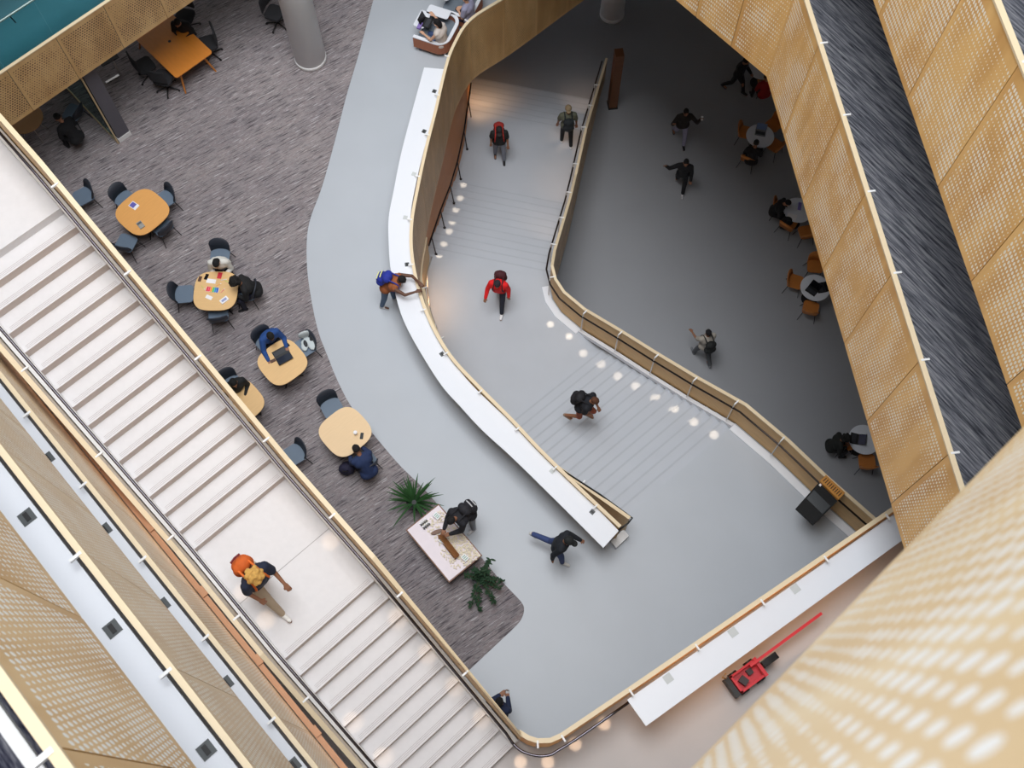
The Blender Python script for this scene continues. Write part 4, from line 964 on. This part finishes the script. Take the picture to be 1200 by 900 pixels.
        if hstyle=='bun': hb+=[(hp(0,-.11,.1),(.045,.045,.045),HM)]
        lump('hair',t,hm,hb,.011,2)
    if cap:
        cm=mat('cap_%d_%d_%d'%cap,cap,.8)
        bm=bmesh.new(); bmesh.ops.create_icosphere(bm,subdivisions=3,radius=1,matrix=Matrix.Translation(hp(0,-.012,.06))@HM@Matrix.Diagonal((.098,.115,.092,1))); bmesh.ops.create_icosphere(bm,subdivisions=3,radius=1,matrix=Matrix.Translation(hp(0,.12*(-1 if cap==(150,130,100) else 1),.05))@HM@Matrix.Diagonal((.07,.08,.012,1))); fin(bm,'cap',t,cm,True)
    if pack:
        k=mat('pack_%d_%d_%d'%pack,pack,.8,noise=.2,nscale=12); pc=hip+up*.30-fw*.25
        o=lump('backpack',t,k,[(pc-up*.14-sd*.07,pc-up*.14+sd*.07,.105,.105),(pc+up*.12-sd*.06,pc+up*.12+sd*.06,.10,.10),(pc-up*.05-fw*.05-sd*.05,pc-up*.05-fw*.05+sd*.05,.10,.10),(pc-up*.14,pc+up*.12,.13,.12)],.014,3)
        sm=mat('strap_%d_%d_%d'%(straps or pack),(straps or pack),.8)
        bm=bmesh.new()
        for s_ in (-1,1):
            q=sd*s_*.10; P=[pc+up*.18+q,neckb+q*1.05-fw*.03+up*.035,neckb+q*1.1+fw*.07-up*.01,chest+q*1.25+fw*.142,hip+up*.14+q*1.35+fw*.12]
            P=catmull(P,4); tube(bm,P,.018,6)
        fin(bm,'straps',o,sm,True)
        if trim:
            bm=bmesh.new(); c1=pc-fw*.145
            for dz in (-.08,.06): tube(bm,[c1-sd*.09+up*dz,c1+up*(dz+.01)-fw*.012,c1+sd*.09+up*dz],.014,6)
            fin(bm,'trim',o,mat('trim_%d_%d_%d'%trim,trim,.7))
    t.scale=(scale,)*3
    a=R(face) if not isinstance(face,tuple) else ang(at(px[0],px[1],z),at(px[0]+face[0],px[1]+face[1],z))
    rz=a-math.pi/2; t.rotation_euler=(0,0,rz)
    # px gives where the head shows: put the head there
    hz=hc*scale; P=at(px[0],px[1],z+hz.z); off=Vector((hz.x*math.cos(rz)-hz.y*math.sin(rz),hz.x*math.sin(rz)+hz.y*math.cos(rz),0))
    t.location=(P.x-off.x,P.y-off.y,z)
    def world(v):
        v=v*scale; return Vector((P.x-off.x+v.x*math.cos(rz)-v.y*math.sin(rz),P.y-off.y+v.x*math.sin(rz)+v.y*math.cos(rz),z+v.z))
    return t,world,E
def held_phone(w,E,i,label,extra=.08,m=BLACKG,rx=-.8):
    p=w(E[i][2]+E[i][3]*extra); t=thing('phone',label,'phone',(p.x,p.y,p.z),0)
    bm=bmesh.new(); box(bm,0,0,0,.075,.012,.15,M=Matrix.Rotation(rx,4,'X')); fin(bm,'body',t,m)
    bm=bmesh.new(); box(bm,0,-.007,0,.068,.002,.138,M=Matrix.Rotation(rx,4,'X')); fin(bm,'screen',t,PAPER); return t
WALK=((24,10,2),(-14,26,2))
STAND=((4,4,6),(-2,4,6))
SIT=((84,86,5),(84,86,5)); TYPE=((8,12,82,42),(8,12,82,42))
# on the white stair
person((300,676),ZC-.1611*16,(52,46),'person in a navy shirt and beige trousers with an orange backpack on the white stair','m',(28,36,58),'short',(176,158,136),shoe=(232,230,226),hair=(204,158,84),hstyle='curly',pack=(206,96,34),straps=(226,110,40),trim=(120,40,44),lean=12,head=12,legs=((-16,34,3),(36,10,3)),arms=((18,8,34,10),(2,10,34,20)),scale=1.04)
# at the curved counter
p=person((471,328),0,(30,8),'person in a brown sleeveless top with a blue backpack leaning on the curved counter','d',(150,86,48),'none',(84,104,130),shoe=(206,206,206),hair=(20,18,20),pack=(34,50,150),straps=(40,56,150),trim=(226,228,150),lean=40,head=8,legs=((6,6,5),(-8,6,5)),arms=((84,14,14,34),(84,14,14,34)))
# landing and flights
person((583,333),-2.56,(-8,38),'person in a bright red jacket walking on the wide stair landing','m',(226,26,30),'long',(34,38,52),shoe=(236,236,238),hair=(38,36,44),pack=(70,26,34),lean=14,head=22,legs=((30,14,2),(-18,44,2)),arms=((-6,14,24,0),(12,18,30,0)))
person((585,153),-4.48,(2,38),'person in a black top with red straps and grey trousers coming down the far steps','m',(28,28,28),'short',(126,130,142),shoe=(22,22,24),hair=(30,26,24),pack=(150,40,34),straps=(190,50,40),lean=4,head=18,legs=((10,8,3),(-6,10,3)),arms=((8,10,10,0),(-4,10,10,0)),cap=(30,26,26))
person((666,128),-4.48,(-4,-38),'person in an olive shirt and tan cap with a black backpack on the far steps','m',(98,100,84),'short',(28,28,30),shoe=(220,220,222),hair=(40,30,24),pack=(34,40,44),lean=2,head=4,legs=((10,12,3),(-8,10,3)),arms=((6,14,10,0),(-2,14,10,0)),cap=(150,130,100))
person((697,470),-.16*8,(22,10),'person in a black jacket and rust-brown shorts with a black backpack on the wide stair','m',(24,26,34),'short',(156,84,60),'short',shoe=(150,130,112),hair=(86,54,38),pack=(26,26,32),lean=24,head=14,legs=((42,62,3),(4,56,3)),arms=((6,8,40,30),(-6,8,50,40)))
# lounge floor
person((666,634),0,(30,12),'person in a black coat and blue jeans striding past the curved counter end','m',(26,30,38),'long',(56,72,118),shoe=(214,212,208),hair=(22,24,28),lean=12,head=16,legs=((-30,58,2),(16,10,2)),arms=((20,14,30,0),(-24,20,24,0)),cap=(24,28,30))
person((529,610),0,(-20,18),'person in a black jacket and pale grey trousers bending over the display table','m',(34,34,40),'long',(150,156,164),shoe=(206,206,208),hair=(24,22,24),pack=(38,38,44),trim=(200,202,206),lean=42,head=14,legs=((4,4,5),(-4,6,5)),arms=((16,4,60,30),(20,4,60,30)))
p,w,E=person((585,823),0,(10,-24),'person in navy mostly hidden behind the lower corner of the stair parapet','m',(34,44,74),'long',(30,32,40),hair=(20,18,20),lean=4,head=14,legs=STAND,arms=((4,6,95,35),(8,6,95,30)))
held_phone(w,E,1,'black phone held by the person behind the stair parapet corner')
# seated lounge
person((253.5,309),0,(-1,30),'person in a pale patterned top writing at the table of colourful papers','l',(214,212,206),'long',(40,44,56),hair=(18,16,18),hstyle='long',lean=22,head=26,seated=.47,legs=SIT,arms=TYPE,scale=.98)
person((276,331),0,(-30,8),'person dressed in black leaning over the right side of the table of colourful papers','m',(24,24,26),'long',(34,34,52),hair=(20,18,18),hstyle='curly',lean=30,head=20,seated=.47,legs=SIT,arms=TYPE)
person((317,394),0,(20,28),'person in a blue long-sleeved top typing on the laptop at the oak table','m',(34,72,134),'long',(30,34,44),hair=(20,18,16),lean=20,head=24,seated=.47,legs=SIT,arms=((26,14,70,20),(36,22,50,0)))
person((418,527),0,(-14,-22),'person in navy with dark hair bending over the lower corner of the light oak table','m',(34,50,88),'long',(28,32,48),hair=(26,22,24),lean=34,head=24,seated=.47,legs=SIT,arms=((20,8,60,20),(20,8,60,20)))
t=thing('backpack','navy backpack with small pink patches on the carpet below the light oak table','bag',(0,0,0)); q=at(406,549,.25); t.location=(q.x,q.y,.012)
lump('bag_body',t,mat('navy_bag',(36,34,58),.8,noise=.4,nscale=20),[((0,0,.2),(.19,.14,.2)),((0,.12,.14),(.14,.08,.12))],.014,3)
bm=bmesh.new(); tube(bm,catmull([Vector((-.06,-.1,.38)),Vector((0,-.14,.45)),Vector((.06,-.1,.38))],4),.012); fin(bm,'handle',t,BLACK)
person((274,449),0,(14,24),'person in black at the oak table half hidden behind the stair parapet','m',(26,28,30),'long',(26,28,34),hair=(20,20,20),lean=10,head=10,seated=.47,legs=SIT,arms=TYPE)
person((512,27),0,(-34,-14),'person with long black hair using the laptop in the lounge pod','l',(206,196,190),'none',(60,78,120),hair=(20,16,18),hstyle='long',lean=4,head=16,seated=.34,legs=((84,60,6),(84,60,6)),arms=((34,10,60,20),(40,30,80,0)))
person((545,-2),0,(-34,-14),'person in a black and white patterned dress in the lounge pod at the top edge','l',(150,150,176),'short',(44,40,60),hair=(30,22,20),lean=4,head=16,seated=.34,legs=((84,60,6),(84,60,6)),arms=TYPE)
person((208,27),0,(-8,26),'person in black sitting at the top corner of the amber meeting table','m',(22,22,26),'long',(26,26,30),hair=(18,16,16),lean=18,head=22,seated=.47,legs=SIT,arms=TYPE)
person((68,138),0,(-34,-20),'person in black sitting in the shadow between the round table and the glass screen','m',(20,20,24),'long',(22,22,26),hair=(16,14,14),lean=26,head=20,seated=.45,legs=SIT,arms=TYPE)
place(CH,(86,132),0,(50,120),'grey shell chair in the shadow between the round table and the glass screen',g,first=None); 
# ground floor
p,w,E=person((804,132),ZG,(4,26),'person in a dark top and pale trousers filming with a phone on the ground floor','m',(40,34,32),'long',(150,146,170),shoe=(18,18,20),hair=(30,24,22),lean=2,head=4,legs=((16,6,3),(-16,26,3)),arms=((62,40,104,0),(50,40,96,20)))
held_phone(w,E,0,'phone with lit white screen held up on the ground floor',.1)
person((804,191),ZG,(-3,24),'person all in black with one arm raised walking on the ground floor','m',(24,24,28),'long',(24,24,28),shoe=(190,188,190),hair=(18,16,18),lean=4,head=4,legs=((14,6,3),(-16,30,3)),arms=((8,12,20,0),(40,62,118,0)))
person((830,390),ZG,(-14,-30),'person in a light shirt with a black backpack walking on the ground floor','m',(170,162,152),'short',(86,88,92),shoe=(120,122,126),hair=(20,18,22),pack=(28,30,30),lean=4,head=4,legs=((18,8,3),(-14,22,3)),arms=((36,10,40,0),(10,12,40,0)))
person((886,168),ZG,(4,-26),'person in black using the laptop at the second cafe table from the top','m',(26,24,28),'long',(30,32,38),hair=(22,18,18),lean=14,head=20,seated=.47,legs=SIT,arms=TYPE)
person((923,238),ZG,(26,8),'person in a black coat reading papers at the left of the cafe table','m',(18,18,20),'long',(22,22,26),hair=(16,14,16),lean=22,head=20,seated=.47,legs=SIT,arms=TYPE)
t=thing('backpack','black bag on the orange chair below the papers','bag',(0,0,0)); q=at(922,260,ZG+.6); t.location=(q.x,q.y,ZG+.465)
lump('bag_body',t,mat('black_bag',(22,22,24),.8),[((0,0,.17),(.19,.15,.17)),((0,.1,.12),(.14,.08,.1))],.014,3)
bm=bmesh.new(); tube(bm,catmull([Vector((-.06,-.08,.32)),Vector((0,-.1,.4)),Vector((.06,-.08,.32))],4),.012); fin(bm,'handle',t,BLACK)
person((991,514),ZG,(26,0),'person with curly black hair and black coat at the cafe table nearest the kiosk','m',(22,24,22),'long',(26,26,30),hair=(20,20,18),hstyle='curly',lean=18,head=18,seated=.47,legs=SIT,arms=TYPE)
person((898,90),ZG,(-8,-18),'person in a dark red top at the topmost cafe table','m',(150,24,22),'long',(40,30,30),hair=(28,20,18),lean=12,head=18,seated=.47,legs=SIT,arms=TYPE)
person((874,72),ZG,(12,8),'person in black standing half hidden by the gold gallery panel','m',(20,20,24),'long',(20,20,24),hair=(16,14,16),lean=6,head=10,legs=WALK,arms=((10,10,40,0),(10,10,40,0)))
bpy.context.scene.view_settings.view_transform='Standard'; bpy.context.scene.view_settings.look='None'; bpy.context.scene.view_settings.exposure=-0.22; bpy.context.scene.view_settings.gamma=1; bpy.context.scene.view_settings.use_curve_mapping=False
